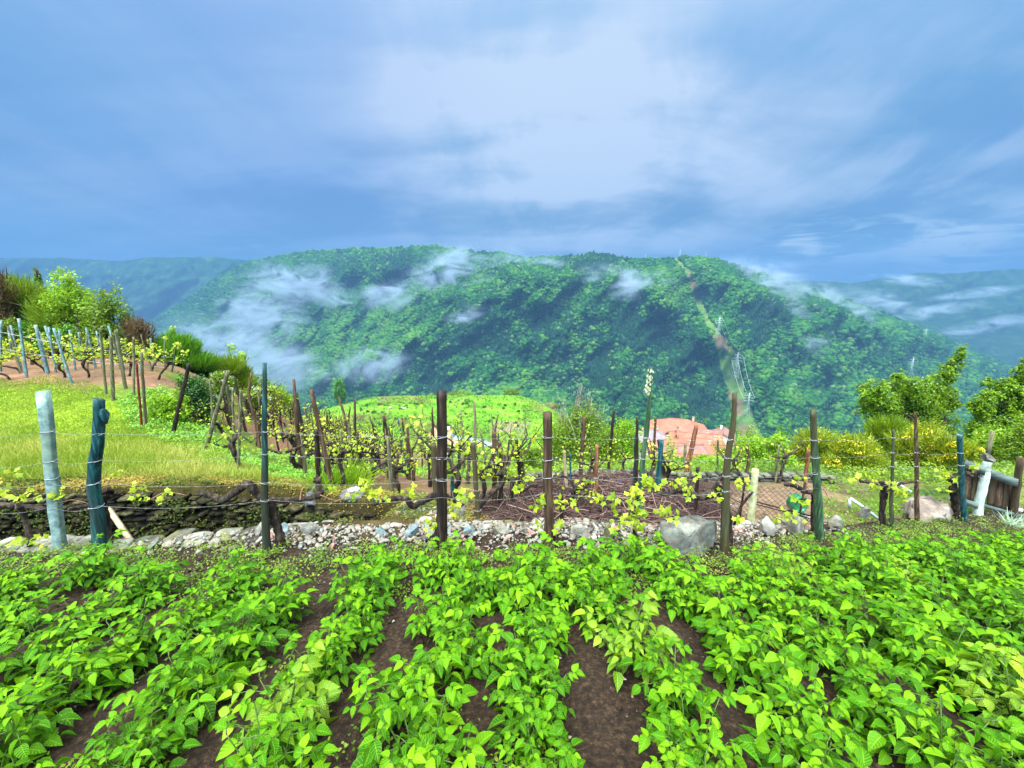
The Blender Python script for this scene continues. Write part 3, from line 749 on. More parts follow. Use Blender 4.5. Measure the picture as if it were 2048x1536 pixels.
def strands(mb, lobes, n, length, width, var=(0, 1), spread=.5, lean=(0, 0, 1.0)):
    """fine upright stems of broom"""
    L = np.array(lobes, float); vol = (L[:, 3] * L[:, 4] * L[:, 5]) ** .75; k = rng.choice(len(L), n, p=vol / vol.sum())
    pos = L[k, :3] + rand_dirs(n) * (rng.random(n) ** .45)[:, None] * L[k, 3:] * np.array([1, 1, .85])
    f = unit(unit(pos - L[k, :3]) * spread * 1.6 + np.array(lean) + rand_dirs(n) * .45)
    nrm = unit(np.cross(f, rand_dirs(n)))
    tv = np.array([(-.5, 0, 0), (.5, 0, 0), (.4, .5, .03), (-.4, .5, .03), (0.1, 1, .1), (-.1, 1, .1)]) * np.array([width / length, 1, 1])
    tf = np.array([(0, 1, 2, 3), (3, 2, 4, 5)])
    scatter(mb, tv, tf, np.zeros((6, 2)), frames(f, nrm), pos - f * length * .4, length * rng.uniform(.6, 1.3, n), var[0] + (var[1] - var[0]) * rng.random(n))
def branches(mb, base, tips, r0, r1=.3, sub=8, wob=.08):
    base = np.asarray(base, float)
    for t_ in tips:
        t_ = np.asarray(t_, float); L_ = np.linalg.norm(t_ - base)
        mid = base * .55 + t_ * .45 + rng.normal(size=3) * wob * L_ + np.array([0, 0, .06 * L_])
        tube(mb, [base, mid, t_], [r0, r0 * .6, r0 * r1], 6, .1, sub=sub)

def plant(name, label, cat, px, py, wpx, hpx, Y=None, leaf=L_MID, n=1500, size=.05, lobes=None, group=None, trunk=.3, clump=.16, kind='leaf', extra=None, nb=6, tr=None, shell=.55, woodmat=None, size_k=1.0):
    """a shrub or tree standing on the ground: px,py foot; wpx,hpx size in the picture"""
    if Y is None:
        h = hit(px, py); h = h if h is not None else PT(px, py, 100); Y = h[1]
    X = tX(px, py) * Y; z0 = H(X, Y)
    k = Y / F * (CP - (py - 768) / F * SP) ** -1 * 1.0; k = Y / F / (CP - (py - 768) / F * SP)
    W, Ht = wpx * k / 2 / wide(px) ** .8, hpx * k * .98
    top = PT(px, py - hpx, Y)[2]; Ht = max(top - z0, .35 * Ht)
    o = empty(name, (X, Y, z0), label, cat, group)
    if lobes is None:
        lobes = [(0, 0, .62, .6, .6, .36), (0, 0, .28, .82, .8, .28), (-.5, .1, .22, .45, .45, .22), (.5, -.1, .22, .45, .45, .22)] + [(rng.uniform(-.55, .55), rng.uniform(-.5, .5), rng.uniform(.4, .8), rng.uniform(.25, .45), rng.uniform(.25, .45), rng.uniform(.16, .3)) for _ in range(7)]
    Lb = [(a * W, b * W * .9, c * Ht, d * W, e * W * .9, f * Ht) for a, b, c, d, e, f in lobes]
    mb = MB()
    if kind == 'leaf': leafcloud(mb, Lb, n, size, clump=clump, shell=shell)
    elif kind == 'broom': strands(mb, Lb, int(n * .9), size * 9 * size_k, size * .42); leafcloud(mb, Lb, n // 3, size * .8, clump=.1, shell=.35)
    elif kind == 'mixed': leafcloud(mb, Lb, n // 2, size, clump=clump); strands(mb, Lb, n // 3, size * 8 * size_k, size * .4); leafcloud(mb, Lb, n // 3, size * .8, clump=.12, shell=.35)
    crown = mb.build('crown', leaf, o)
    if extra: extra(o, Lb, W, Ht)
    wb = MB(); tr = tr or max(.012, Ht * .022); hh = trunk * Ht
    if nb:
        tube(wb, [(0, 0, -.1), (rng.normal() * .03 * Ht, 0, hh * .5), (rng.normal() * .03 * Ht, 0, hh)], [tr * 1.3, tr, tr * .8], 7, .12, sub=6)
        branches(wb, wb.V[-1][-4:].mean(0), [np.array(l[:3]) + rng.normal(size=3) * np.array(l[3:]) * .35 for l in Lb for _ in range(max(1, nb // len(Lb)))], tr * .6)
        wb.build('trunk', woodmat or BARK, o)
    return o

# ================================================================== knoll: trees, house, plots
def blossoms(mat_, n, size, var=(0, 1), shell=.25):
    def f(o, Lb, W, Ht):
        mb = MB(); leafcloud(mb, Lb, n, size, clump=.12, shell=shell); mb.build('blossom', mat_, o)
    return f
POPL = [(0, 0, .55, .8, .8, .46), (-.45, 0, .42, .5, .5, .38), (.4, .1, .45, .5, .5, .40), (0, 0, .86, .45, .45, .14)]
plant('poplar_tree', 'tall narrow green poplar clump standing alone at the edge of the meadow', 'tree', 683, 815, 27, 58, 205, L_MID, 3200, .75, POPL, trunk=.2, clump=.12)
ROUND = [(0, 0, .55, .95, .95, .46), (0, 0, .3, .8, .8, .25)]
plant('round_tree', 'round clipped olive green tree on the crest of the meadow', 'tree', 1023, 806, 35, 28, 212, L_OLIVE, 3200, .6, ROUND, trunk=.2, clump=.10)
GO = 'young orchard trees scattered on the meadow'
OL = [(0, 0, .68, .55, .55, .28), (-.5, .1, .6, .5, .5, .25), (.5, -.1, .62, .5, .5, .27)]
for (a, b, c, d, Y, lf, n, lab) in [
    (718,846,34,24,150,L_TAN,900,'tan budding fruit tree with a wide low crown, left of the other orchard trees'),(773,844,28,24,152,L_TAN,700,'tan budding fruit tree with an even round crown in the middle of the meadow'),
    (802,862,42,28,143,L_TAN,900,'broad pinkish budding fruit tree low on the meadow above the vineyard'),(686,866,58,28,138,L_TAN,1100,'wide sparse tan tree at the foot of the meadow beside the vineyard'),
    (840,868,44,22,140,L_TAN,800,'pale budding tree just left of the white farmhouse'),(843,815,20,20,190,L_TAN,500,'thin tan tree near the top of the meadow'),(762,818,12,10,190,L_TAN,250,'tiny bare tree beside the ploughed plot'),
    (937,814,17,19,185,L_MID,600,'small dark green tree alone on the right of the meadow'),(770,818,14,9,188,L_OLIVE,250,'small olive bush below the ploughed plot'),(868,858,60,20,150,L_TAN,900,'loose thicket behind the roof of the farmhouse')]:
    plant('orchard_tree', lab, 'tree', a, b, c, d, Y, lf, n, .36, OL, GO, trunk=.45, clump=.2)
for (a, b, c, d, lab) in [(806,824,22,9,'low white flowering bush above the fruit trees'),(781,821,14,8,'small round white flowering bush left of the longer one')]:
    plant('flowering_bush', lab, 'bush', a, b, c, d, 182, L_WHITE, 500, .4, None, 'white flowering bushes', nb=0)
plant('bush', 'ochre bush mound on the crest beside the dark post', 'bush', 905, 806, 42, 22, 216, L_OLIVE, 1500, .5, None)
for a, w_, lab in [(864,16,'bright green round tree behind the crest, leftmost of three'),(921,18,'bright green round tree behind the crest, left one of the close pair'),(939,20,'bright green round tree behind the crest, right one of the close pair')]:
    plant('round_tree', lab, 'tree', a, 800, w_, 22 if w_ > 16 else 16, 238, L_LIME, 900, .6, ROUND, 'bright trees behind the crest', trunk=.2)
for (a, b, w_) in [(rng.uniform(700, 1050), rng.uniform(806, 874), rng.uniform(5, 13)) for _ in range(34)] + [(735,825,10),(748,828,13),(722,821,9),(795,842,9),(758,852,9),(751,858,11),(760,812,12),(832,811,16)]:
    plant('bush', 'small dark bush dotted on the bright meadow', 'bush', a, b, w_, 6, None, L_DARK, 260, .35, None, 'small dark bushes dotted on the meadow', nb=0)
plant('bush', 'dark round bush beside the small grey shed', 'bush', 752, 878, 24, 19, 128, L_DARK, 1300, .3, ROUND, nb=0)

WHITE = noise_mat('white render', [(0, (.45, .45, .43)), (1, (.66, .66, .64))], scale=.6, rough=.9, bstr=.1)
CREAM = noise_mat('cream render', [(0, (.32, .22, .15)), (1, (.46, .34, .24))], scale=.6, rough=.9, bstr=.1)
def tile_mat(name, c0, c1, c2):
    m, q, out = _mat(name)
    t = q.new('ShaderNodeTexCoord'); wv = q.new('ShaderNodeTexWave'); wv.bands_direction = 'X'; q.link(t.outputs['Object'], wv.inputs[0]); wv.inputs['Scale'].default_value = 1.3
    n = q.noise(t.outputs['Object'], .7, 6, .65); n2 = q.noise(t.outputs['Object'], 5, 4, .6)
    col = q.ramp(q.math('ADD', q.math('MULTIPLY', n, .6), q.math('MULTIPLY', n2, .4)), [(.3, c0), (.5, c1), (.7, c2)])
    p = q.new('ShaderNodeBsdfPrincipled'); q.link(col, p.inputs['Base Color']); p.inputs['Roughness'].default_value = .85
    q.link(bump(q, wv.outputs['Fac'], .8, .06), p.inputs['Normal']); q.link(p.outputs[0], out.inputs[0]); return m
TERRA = tile_mat('terracotta tiles', (.24, .070, .038), (.35, .12, .070), (.45, .19, .125))
TERRA2 = tile_mat('weathered tiles', (.16, .075, .055), (.25, .125, .095), (.36, .21, .165))
TANR = tile_mat('tan tiles', (.30, .15, .08), (.42, .23, .13), (.52, .33, .20))
SLATE = tile_mat('slate', (.14, .17, .20), (.22, .26, .30), (.36, .40, .44))
LILAC = tile_mat('grey lilac tiles', (.14, .11, .12), (.23, .18, .19), (.34, .28, .29))
GLASSD = noise_mat('dark window', [(0, (.02, .025, .03)), (1, (.05, .06, .07))], scale=.5, rough=.2, bstr=0)
WOODD = noise_mat('dark wood', [(0, (.03, .018, .010)), (1, (.10, .06, .035))], scale=6, rough=.8)
def house(label, px, py, Y, L, Wd, Hw, Hr, rz, wall=WHITE, roof=TERRA, hip=False, chim=1, windows=True, name='house', cat='house', group=None, z=None, over=.5):
    """gabled house; L along local x (ridge), Wd deep, wall height, roof rise"""
    X = tX(px, py) * Y; z0 = H(X, Y) if z is None else zY(py) * Y - Hw
    o = empty(name, (X, Y, z0), label, cat, group, rz)
    mb = MB(); box(mb, (-L/2, -Wd/2, -6), (L/2, Wd/2, Hw))
    if not hip:
        for s in (-1, 1): mb.add([(s*L/2, -Wd/2, Hw), (s*L/2, Wd/2, Hw), (s*(L/2), 0, Hw + Hr*.97)], [(0, 1, 2)])
    mb.build('wall', wall, o)
    rb = MB(); e = over; hx = (L/2 - Wd*.45) if hip else L/2 + e; th = .22; sl = Hr / (Wd/2)
    zE = Hw - e * sl
    nx, ny = 14, 7
    for s in (-1, 1):        # each slope as a gently sagging sheet with thickness
        u, v = np.meshgrid(np.linspace(-1, 1, nx), np.linspace(0, 1, ny))
        xl = (L/2 + e) * (1 - v) + hx * v; xx = u * xl; yy = s * (Wd/2 + e) * (1 - v); zz = zE + (Hw + Hr - zE) * v - .10 * np.cos(u * pi / 2) * np.sin(v * pi) + .05 * (rng.random(u.shape) - .5)
        top = np.stack([xx, yy, zz + th], -1).reshape(-1, 3); n0 = rb.n; rb.add(top, grid_faces(ny, nx)); rb.add(top - [0, 0, th], grid_faces(ny, nx)[:, ::-1])
        n1 = n0 + nx * ny; c = np.arange(nx - 1); rb.Fc.append(np.stack([n0 + c, n1 + c, n1 + c + 1, n0 + c + 1], 1))
        r_ = np.arange(ny - 1) * nx; rb.Fc.append(np.stack([n0 + r_, n0 + r_ + nx, n1 + r_ + nx, n1 + r_], 1)); r_ = r_ + nx - 1; rb.Fc.append(np.stack([n0 + r_, n1 + r_, n1 + r_ + nx, n0 + r_ + nx], 1))
    if hip:
        for s in (-1, 1):
            rb.add([(s*(L/2+e), -(Wd/2+e), zE + th*.8), (s*(L/2+e), (Wd/2+e), zE + th*.8), (s*hx, 0, Hw + Hr + th*.8)], [(0, 1, 2)])
    tube(rb, [(-hx, 0, Hw + Hr + th), (hx, 0, Hw + Hr + th)], .16, 6)
    ro = rb.build('roof', roof, o)
    for c in range(chim):
        cb = MB(); cx = L * (.25 - .5 * c); box(cb, (cx - .35, .5, Hw + Hr * .4), (cx + .35, 1.2, Hw + Hr + 1.0)); box(cb, (cx - .45, .4, Hw + Hr + 1.003), (cx + .45, 1.3, Hw + Hr + 1.15)); cb.build('chimney', wall, ro)
    if windows:
        for side in ('y', 'x0', 'x1'):
            n = max(1, int(L / 3.2)) if side == 'y' else max(1, int(Wd / 3.5))
            for q_ in range(n):
                for lv in range(max(1, int(Hw / 2.8))):
                    zc = Hw - 1.3 - 2.8 * lv; wb = MB(); fb = MB()
                    if side == 'y':
                        xc = -L/2 + L * (q_ + .5) / n; box(wb, (xc - .45, -Wd/2 - .03, zc - .6), (xc + .45, -Wd/2 + .05, zc + .6)); fo = (xc, -Wd/2 - .05)
                        for (a, b, c_, d_) in ((-.55, -.45, -.7, .7), (.45, .55, -.7, .7), (-.45, .45, .6, .7), (-.45, .45, -.7, -.6)): box(fb, (xc + a, -Wd/2 - .07, zc + c_), (xc + b, -Wd/2 + .04, zc + d_))
                    else:
                        s = -1 if side == 'x0' else 1; yc = -Wd/2 + Wd * (q_ + .5) / n; x_ = s * L/2
                        box(wb, (x_ - .04, yc - .45, zc - .6), (x_ + .04, yc + .45, zc + .6))
                        for (a, b, c_, d_) in ((-.55, -.45, -.7, .7), (.45, .55, -.7, .7), (-.45, .45, .6, .7), (-.45, .45, -.7, -.6)): box(fb, (x_ - .07, yc + a, zc + c_), (x_ + .07, yc + b, zc + d_))
                    f = fb.build('window', WHITE if wall is not WHITE else CREAM, o); wb.build('pane', GLASSD, f)
    return o
house('white farmhouse with a tan tiled roof at the foot of the meadow', 886, 873, 128, 7.6, 5.6, 3.4, 2.4, radians(-28), WHITE, TANR, z=1)
house('low white outbuilding in front of the farmhouse, right below its gable', 909, 886, 122, 3.0, 3.0, 2.3, .9, radians(-28), WHITE, TANR, windows=False, chim=0, name='outbuilding', cat='outbuilding', z=1)
house('long low building with a grey slate roof right of the white farmhouse', 952, 888, 124, 13, 7.0, 1.0, 1.6, radians(-30), CREAM, SLATE, windows=False, chim=0, name='barn', cat='barn', z=1)
GREENHOUSE = noise_mat('pale green sheeting', [(0, (.20, .50, .38)), (1, (.45, .72, .58))], scale=.4, rough=.4, bstr=.1)
house('pale green sheeted lean-to between the farmhouse and the slate roof', 925, 882, 125, 5, 5, 1.4, 1.0, radians(-30), GREENHOUSE, GREENHOUSE, windows=False, chim=0, name='shed', cat='shed', z=1)
house('small grey roofed shed beside a dark round bush at the meadow foot', 729, 874, 128, 3.6, 3.2, 1.9, .9, radians(20), noise_mat('blue door paint', [(0, (.10, .22, .40)), (1, (.5, .55, .6))], scale=.6), SLATE, windows=False, chim=0, name='shed', cat='shed', z=1)
plant('hedge', 'dense dark clipped evergreen beside the left end of the farmhouse', 'hedge', 847, 892, 27, 32, 126, L_DARK, 2200, .32, [(0, 0, .5, .9, .9, .5), (0, 0, .3, .95, .9, .3)], nb=0)

# ================================================================== village below
VG = 'tiled houses of the village below'
def roofhouse(label, px, py, Y, L, Wd, Hr, rz, roof, hip, wall=CREAM, chim=1):
    return house(label, px, py, Y, L, Wd, 5.5, Hr, radians(rz), wall, roof, hip, chim, True, group=VG, z=1)
roofhouse('large village house with a long orange tiled hip roof, the highest roof of the village', 1355, 859, 150, 22, 17, 4.2, -14, TERRA, True)
roofhouse('village house with a lilac grey roof left of the largest orange roof', 1300, 874, 132, 12, 11, 2.4, 12, LILAC, True)
roofhouse('village house with a dull grey roof at the far left of the village', 1272, 872, 138, 9, 8, 1.8, -10, TERRA2, True)
roofhouse('village house with an orange gable roof in front of the largest roof', 1388, 884, 128, 16, 12, 3.0, -12, TERRA, False)
roofhouse('village house with a pinkish hip roof right of the centre of the village', 1422, 874, 138, 14, 11, 2.4, -16, TERRA2, True)
roofhouse('white walled village house with a pale gable, rightmost of the village', 1446, 871, 134, 8, 7, 1.8, 62, TERRA2, False, WHITE)
roofhouse('village house with a low orange roof nearest the vineyard wall', 1392, 906, 104, 14, 10, 2.4, -10, TERRA, False)
roofhouse('small village house with a faded orange roof behind the bundle of stakes', 1322, 896, 108, 10, 9, 2.2, 14, TERRA, False)
roofhouse('low village roof of orange tiles under the round green bush', 1350, 922, 84, 10, 8, 1.6, -8, TERRA, False, chim=0)
roofhouse('village house with a brownish hip roof between the highest roof and the front row', 1345, 876, 138, 13, 11, 2.6, 8, TERRA2, True)
roofhouse('village house with an orange hip roof touching the leaning red brown stake', 1405, 893, 116, 13, 10, 2.4, -20, TERRA, True)
roofhouse('village house with a faded roof low behind the rounded green bush', 1362, 909, 96, 11, 9, 2.2, 6, TERRA2, False)
plant('conifer', 'small dark pointed conifer in front of the largest orange roof', 'tree', 1352, 880, 19, 30, 112, L_DARK, 1200, .32, [(0,0,.3,.9,.9,.25),(0,0,.55,.6,.6,.2),(0,0,.8,.3,.3,.2)], trunk=.3)
plant('bush', 'round lime green bush among the village roofs', 'bush', 1341, 900, 30, 30, 78, L_LIME, 1200, .22, ROUND, trunk=.3)
plant('bush', 'loose olive tree standing in front of the right end of the village', 'bush', 1446, 922, 90, 34, 34, L_OLIVE, 5200, .075, None)
plant('bush', 'yellow green bushy tree right of the village roofs', 'bush', 1482, 880, 80, 32, 62, L_OLIVE, 2200, .20, None)
plant('bush', 'green scrub at the bottom right edge of the village', 'bush', 1530, 893, 90, 26, 48, L_MID, 2000, .16, None)
for i, (a, b, c, d, Y, lf) in enumerate([(1220,868,60,28,90,L_MID),(1265,858,50,20,170,L_MID),(1400,842,70,14,200,L_MID),(1330,836,40,12,230,L_DARK),(1460,850,60,18,190,L_MID),(1500,862,50,16,150,L_LIME),(1180,850,60,24,140,L_MID),(1100,822,40,16,210,L_TAN),(1560,870,60,20,130,L_MID)]):
    plant('tree', 'leafy tree on the slope just beyond the village roofs', 'tree', a, b, c, d, Y, lf, 900, Y / 260, ROUND if i % 2 else None, 'leafy trees beyond the village', trunk=.3)

# ================================================================== pylons
STEEL = noise_mat('galvanised steel', [(0, (.40, .44, .48)), (1, (.62, .66, .70))], scale=1, rough=.5, bstr=0)
def pylon(px, base_py, top_py, label, arms=True, w_=None, name='pylon'):
    # distance from the mountain surface under the foot
    sel = np.argmin((PIX(mx_, my_, mz_)[0] - px) ** 2 + (mpy - base_py) ** 2 + (Ws < 0) * 1e6 + (Ws > 1) * 1e6); i, j = np.unravel_index(sel, mx_.shape)
    Y = my_[i, j]; B = PT(px, base_py, Y); Hh = PT(px, top_py, Y)[2] - B[2]
    o = empty(name, B, label, 'pylon' if name == 'pylon' else 'mast', 'pylons and masts of the hill')
    r = Hh * .10; t_ = Y / 400 * .12; mb = MB()
    if arms:
        for sx in (-1, 1):
            for sy in (-1, 1): tube(mb, [(sx*r, sy*r, -3), (sx*r*.25, sy*r*.25, Hh*.65), (sx*r*.1, sy*r*.1, Hh)], t_, 4)
        for k in range(7):
            z0, z1 = Hh*k/8, Hh*(k+1)/8; a = r*(1-.75*min(1, z0/(Hh*.65))); b = r*(1-.75*min(1, z1/(Hh*.65)))
            for sy in (-1, 1): tube(mb, [(-a, sy*a, z0), (b, sy*b, z1)], t_*.6, 4); tube(mb, [(a, sy*a, z0), (-b, sy*b, z1)], t_*.6, 4)
    else: tube(mb, [(0, 0, -3), (0, 0, Hh)], t_ * 1.1, 5)
    mb.build('mast', STEEL, o)
    if arms:
        for zz, ww in ((.66, .22), (.78, .26), (.9, .18)):
            ab = MB(); tube(ab, [(-Hh*ww, 0, Hh*zz), (0, 0, Hh*(zz+.025)), (Hh*ww, 0, Hh*zz)], t_*.8, 4); tube(ab, [(-Hh*ww, 0, Hh*zz), (Hh*ww, 0, Hh*zz)], t_*.7, 4); ab.build('crossarm', STEEL, o)
    return B + [0, 0, Hh], Hh
tops = []
for a in [(1436,668,634,'lattice pylon at the top of the lower cutting beside the bright ridge'),(1470,755,705,'lattice pylon half-way down the brown forest cutting'),(1493,832,786,'lattice pylon at the foot of the brown forest cutting')]: tops.append(pylon(*a))
pylon(1850, 674, 658, 'small pale pylon high on the dark right shoulder of the mountain')
pylon(1819, 752, 716, 'slim pale pylon rising above the leaning tree on the right')
for a, b, c, lab in [(1290,520,507,'thin mast on the crest left of the cutting'),(1359,517,500,'tallest thin mast on the crest at the head of the cutting'),(1411,516,503,'thin mast on the dark wooded top right of the cutting')]:
    pylon(a, b, c, lab, arms=False, name='radio_mast')
CABLE = STEEL
for s in (-1, 0, 1):
    for (A_, ha), (B_, hb) in zip(tops[:-1], tops[1:]):
        mb = MB(); P0 = A_ + [s * ha * .24, 0, -ha * .2]; P1 = B_ + [s * hb * .24, 0, -hb * .2]
        k = np.linspace(0, 1, 14)[:, None]; Pn = P0 * (1 - k) + P1 * k; Pn[:, 2] -= (4 * k * (1 - k))[:, 0] * 8
        tube(mb, Pn, .22, 4); tag(mb.build('power_cable', CABLE), 'pale sagging power cable over the forest cutting', 'cable', 'power cables over the forest cutting')

# ================================================================== shrubs and trees of the middle distance
def HIT(px, py, y1=120):
    h = hit(px, py, y1=y1); return h if h is not None else PT(px, py, 20)
SAP = [(0, 0, .9, .25, .25, .12), (.3, 0, .7, .3, .3, .12), (-.35, .1, .62, .3, .3, .12), (.1, 0, .45, .3, .3, .14), (.5, 0, .5, .2, .2, .1)]
BR = dict(nb=5, clump=.2)
plant('broom_shrub', 'dark brownish broom shrub at the very left edge, above the concrete posts', 'shrub', 5, 712, 140, 206, 15.5, L_RUST, 4200, .075, None, None, kind='mixed', size_k=.7, **BR)
plant('broom_shrub', 'large olive green broom shrub behind the concrete posts, its top sloping down to the left', 'shrub', 70, 715, 220, 178, 17, L_OLIVE, 14000, .06, None, None, kind='broom', size_k=.62, **BR)
plant('broom_shrub', 'deep green broom shrub behind the concrete posts beside the bright green sapling', 'shrub', 150, 725, 190, 160, 16, L_OLIVE, 12000, .06, None, None, kind='broom', size_k=.62, **BR)
plant('leafy_shrub', 'bright yellow green leafy shrub crowning the left thicket', 'shrub', 168, 705, 140, 172, 15.4, L_LIME, 5200, .085, [(0,0,.72,.55,.55,.24),(-.2,.1,.86,.3,.3,.13),(.5,0,.6,.4,.4,.2),(.9,0,.42,.35,.4,.18),(-.5,0,.5,.5,.5,.3)], None, nb=6)
plant('leafy_shrub', 'yellow green shrub sloping down to the right below the crown of the thicket', 'shrub', 228, 722, 150, 142, 15.0, L_OLIVE, 5600, .09, None, None, nb=6)
plant('young_conifer', 'small feathery conifer rising above the left thicket', 'tree', 97, 640, 26, 118, 21, L_MID, 1500, .09, [(0,0,.93,.3,.3,.06),(0,0,.8,.6,.6,.09),(0,0,.65,.8,.8,.1)], None, trunk=.9, nb=4)
plant('dry_shrub', 'bare brownish twiggy shrub at the right end of the thicket', 'shrub', 290, 740, 96, 112, 15, L_RUST, 5200, .05, None, None, kind='mixed', size_k=.7, nb=16)
plant('broom_shrub', 'soft green rounded broom shrub right of the bare twiggy shrub', 'shrub', 375, 765, 150, 98, 15.5, L_MID, 11000, .055, None, None, kind='broom', size_k=.62, **BR)
plant('broom_shrub', 'low soft green broom shrub further down the slope', 'shrub', 462, 795, 130, 86, 17, L_OLIVE, 9000, .055, None, None, kind='broom', size_k=.62, **BR)
plant('sapling', 'bright leafy sapling overtopping the soft green broom', 'tree', 362, 750, 80, 95, 16.5, L_LIME, 1100, .10, SAP, None, trunk=.7, nb=8, clump=.3)
plant('sapling', 'thin leafy sapling with drooping sprays further down the slope', 'tree', 480, 800, 90, 110, 18, L_LIME, 1000, .11, SAP, None, trunk=.7, nb=8, clump=.3)
for i, (a, b, c, d, Y, lf, kd) in enumerate([(318,742,80,62,15.5,L_OLIVE,'leaf'),(425,785,100,70,16.5,L_MID,'mixed'),(505,812,90,64,19,L_OLIVE,'leaf'),(545,838,80,56,22,L_OLIVE,'mixed'),(300,735,60,58,16,L_MID,'leaf'),(345,756,80,56,15,L_LIME,'leaf'),(535,832,90,74,26,L_LIME,'leaf'),(100,722,120,80,15.2,L_MID,'leaf'),(20,720,120,90,15.0,L_OLIVE,'leaf'),(185,722,110,84,14.8,L_MID,'leaf')]):
    plant('leafy_shrub', 'leafy shrub filling the thicket along the upper edge of the vineyard', 'shrub', a, b, c, d, Y, lf, 3600, .075, None, 'leafy shrubs of the thicket above the vineyard', kind=kd, nb=4)
plant('small_tree', 'yellow green small tree at the end of the vineyard, left of the long meadow', 'tree', 562, 842, 84, 72, 24, L_LIME, 5200, .10, [(0,0,.7,.6,.6,.28),(.5,0,.5,.35,.4,.25),(-.5,0,.55,.4,.4,.3)], None, nb=8)
plant('small_tree', 'olive small tree behind the tall green post', 'tree', 512, 832, 70, 66, 23, L_OLIVE, 4000, .09, None, None, nb=8)
plant('small_tree', 'pale green shrub at the right foot of the end of the vineyard', 'tree', 590, 862, 50, 40, 24, L_LIME, 2200, .09, None, None, nb=8)
plant('ivy_bush', 'dark glossy ivy bush behind the leaning black stake', 'bush', 405, 868, 95, 120, 8.8, L_DARK, 9000, .052, [(0,0,.55,.75,.7,.42),(.1,0,.3,.9,.8,.28),(-.3,0,.75,.4,.4,.2)], None, nb=3)
plant('leafy_bush', 'yellow green bush draped over the leaning black stake', 'bush', 345, 862, 110, 82, 8.0, L_LIME, 4200, .048, None, None, nb=4)
plant('blossoming_bush', 'bush with whitish flower heads at the top of the middle vineyard', 'bush', 455, 830, 74, 88, 10.5, L_OLIVE, 3400, .05, [(0,0,.8,.6,.6,.18),(.4,0,.65,.5,.5,.2),(-.3,0,.6,.4,.4,.2)], None, nb=6, extra=blossoms(L_WHITE, 900, .045))
plant('blossoming_bush', 'lower whitish flowering bush right of the taller one, behind the green post', 'bush', 515, 850, 80, 74, 12, L_OLIVE, 3400, .055, [(0,0,.8,.6,.6,.18),(.4,0,.65,.5,.5,.2),(-.3,0,.6,.4,.4,.2)], None, nb=6, extra=blossoms(L_WHITE, 700, .05))
# middle: lichen covered shrub
def bare_twigs(o, Lb, W, Ht):
    mb = MB()
    for i in range(24):
        a = rng.uniform(-.55, .5) * W; z0 = Ht * rng.uniform(.35, .6); z1 = Ht * (1.0 + .25 * rng.random() - abs(a) / W * .8)
        p0 = np.array([a * .5, rng.normal() * .2 * W, z0]); p1 = np.array([a * 1.4 + rng.normal() * .1 * W, rng.normal() * .3 * W, z1])
        tube(mb, [p0, (p0 + p1) / 2 + rng.normal(size=3) * .06 * W, p1], [.014, .009, .003], 4, .2, sub=7)
        for _ in range(4):
            k = rng.uniform(.4, .95); q0 = p0 * (1 - k) + p1 * k; tube(mb, [q0, q0 + rand_dirs(1)[0] * .22 * W * .6 + [0, 0, .12 * Ht]], [.010, .003], 3, sub=4)
    mb.build('twigs', LICHEN, o)
LICHEN = noise_mat('lichen twigs', [(0, (.10, .09, .045)), (.5, (.22, .21, .12)), (1, (.36, .36, .24))], scale=9, rough=.9, bstr=.2)
plant('lichen_shrub', 'big dense shrub with bare lichen grey twigs sticking out of its top', 'shrub', 1155, 958, 160, 165, 10.5, L_OLIVE, 13000, .055, [(0,0,.5,.7,.7,.36),(-.5,0,.4,.45,.5,.3),(.5,0,.4,.45,.5,.28),(.1,0,.72,.4,.4,.2),(-.2,0,.25,.9,.7,.22)], None, extra=bare_twigs, nb=8)
plant('leafy_bush', 'fresh green bush right of the lichen shrub', 'bush', 1243, 945, 90, 112, 11.5, L_LIME, 6000, .06, None, None, nb=6)
plant('leafy_bush', 'dull olive shrub in front of the fresh green bush, left of the bundle of stakes', 'bush', 1208, 955, 90, 100, 9.5, L_OLIVE, 6500, .045, None, None, nb=6)
plant('leafy_bush', 'low green bush left of the lichen shrub', 'bush', 1058, 950, 80, 70, 9.8, L_OLIVE, 3600, .045, None, None, nb=6)
plant('leafy_bush', 'rounded green bush behind the wall below the village', 'bush', 1340, 955, 80, 34, 10, L_OLIVE, 3600, .045, None, None, nb=4)
plant('leafy_bush', 'loose yellow green bush behind the wall beside the leaning brown stake', 'bush', 1425, 955, 100, 42, 9.6, L_LIME, 4200, .05, None, None, nb=4)
# right: broom in flower, garden bushes, two trees
GG = None
plant('broom_bush', 'olive broom bush behind the wall, left end of the flowering hedge', 'bush', 1500, 952, 110, 80, 9.8, L_LIME, 5600, .05, None, GG, nb=4)
plant('broom_bush', 'bright green young bush behind the square pale post', 'bush', 1545, 955, 90, 90, 9.4, L_LIME, 4600, .055, None, GG, nb=4)
plant('broom_bush', 'dense olive broom bush behind the mossy post on the right', 'bush', 1625, 948, 150, 96, 11.5, L_GORSE, 9000, .045, None, GG, kind='mixed', size_k=.7, nb=4, extra=blossoms(L_YEL, 500, .035))
plant('broom_bush', 'low yellow flowering bush right of the mossy post', 'bush', 1700, 975, 150, 104, 8.6, L_GORSE, 8000, .04, None, GG, kind='mixed', size_k=.7, nb=6, extra=blossoms(L_YEL, 1500, .04))
plant('broom_bush', 'tall broom bush with olive crown between the two mossy posts', 'bush', 1760, 950, 170, 122, 11.8, L_OLIVE, 12000, .045, None, GG, kind='broom', size_k=.62, nb=6, extra=blossoms(L_YEL, 300, .035))
plant('broom_bush', 'rounded broom bush with many yellow flowers below the first tree', 'bush', 1832, 968, 160, 118, 9.6, L_GORSE, 11000, .04, None, GG, kind='mixed', size_k=.7, nb=6, extra=blossoms(L_YEL, 1100, .04))
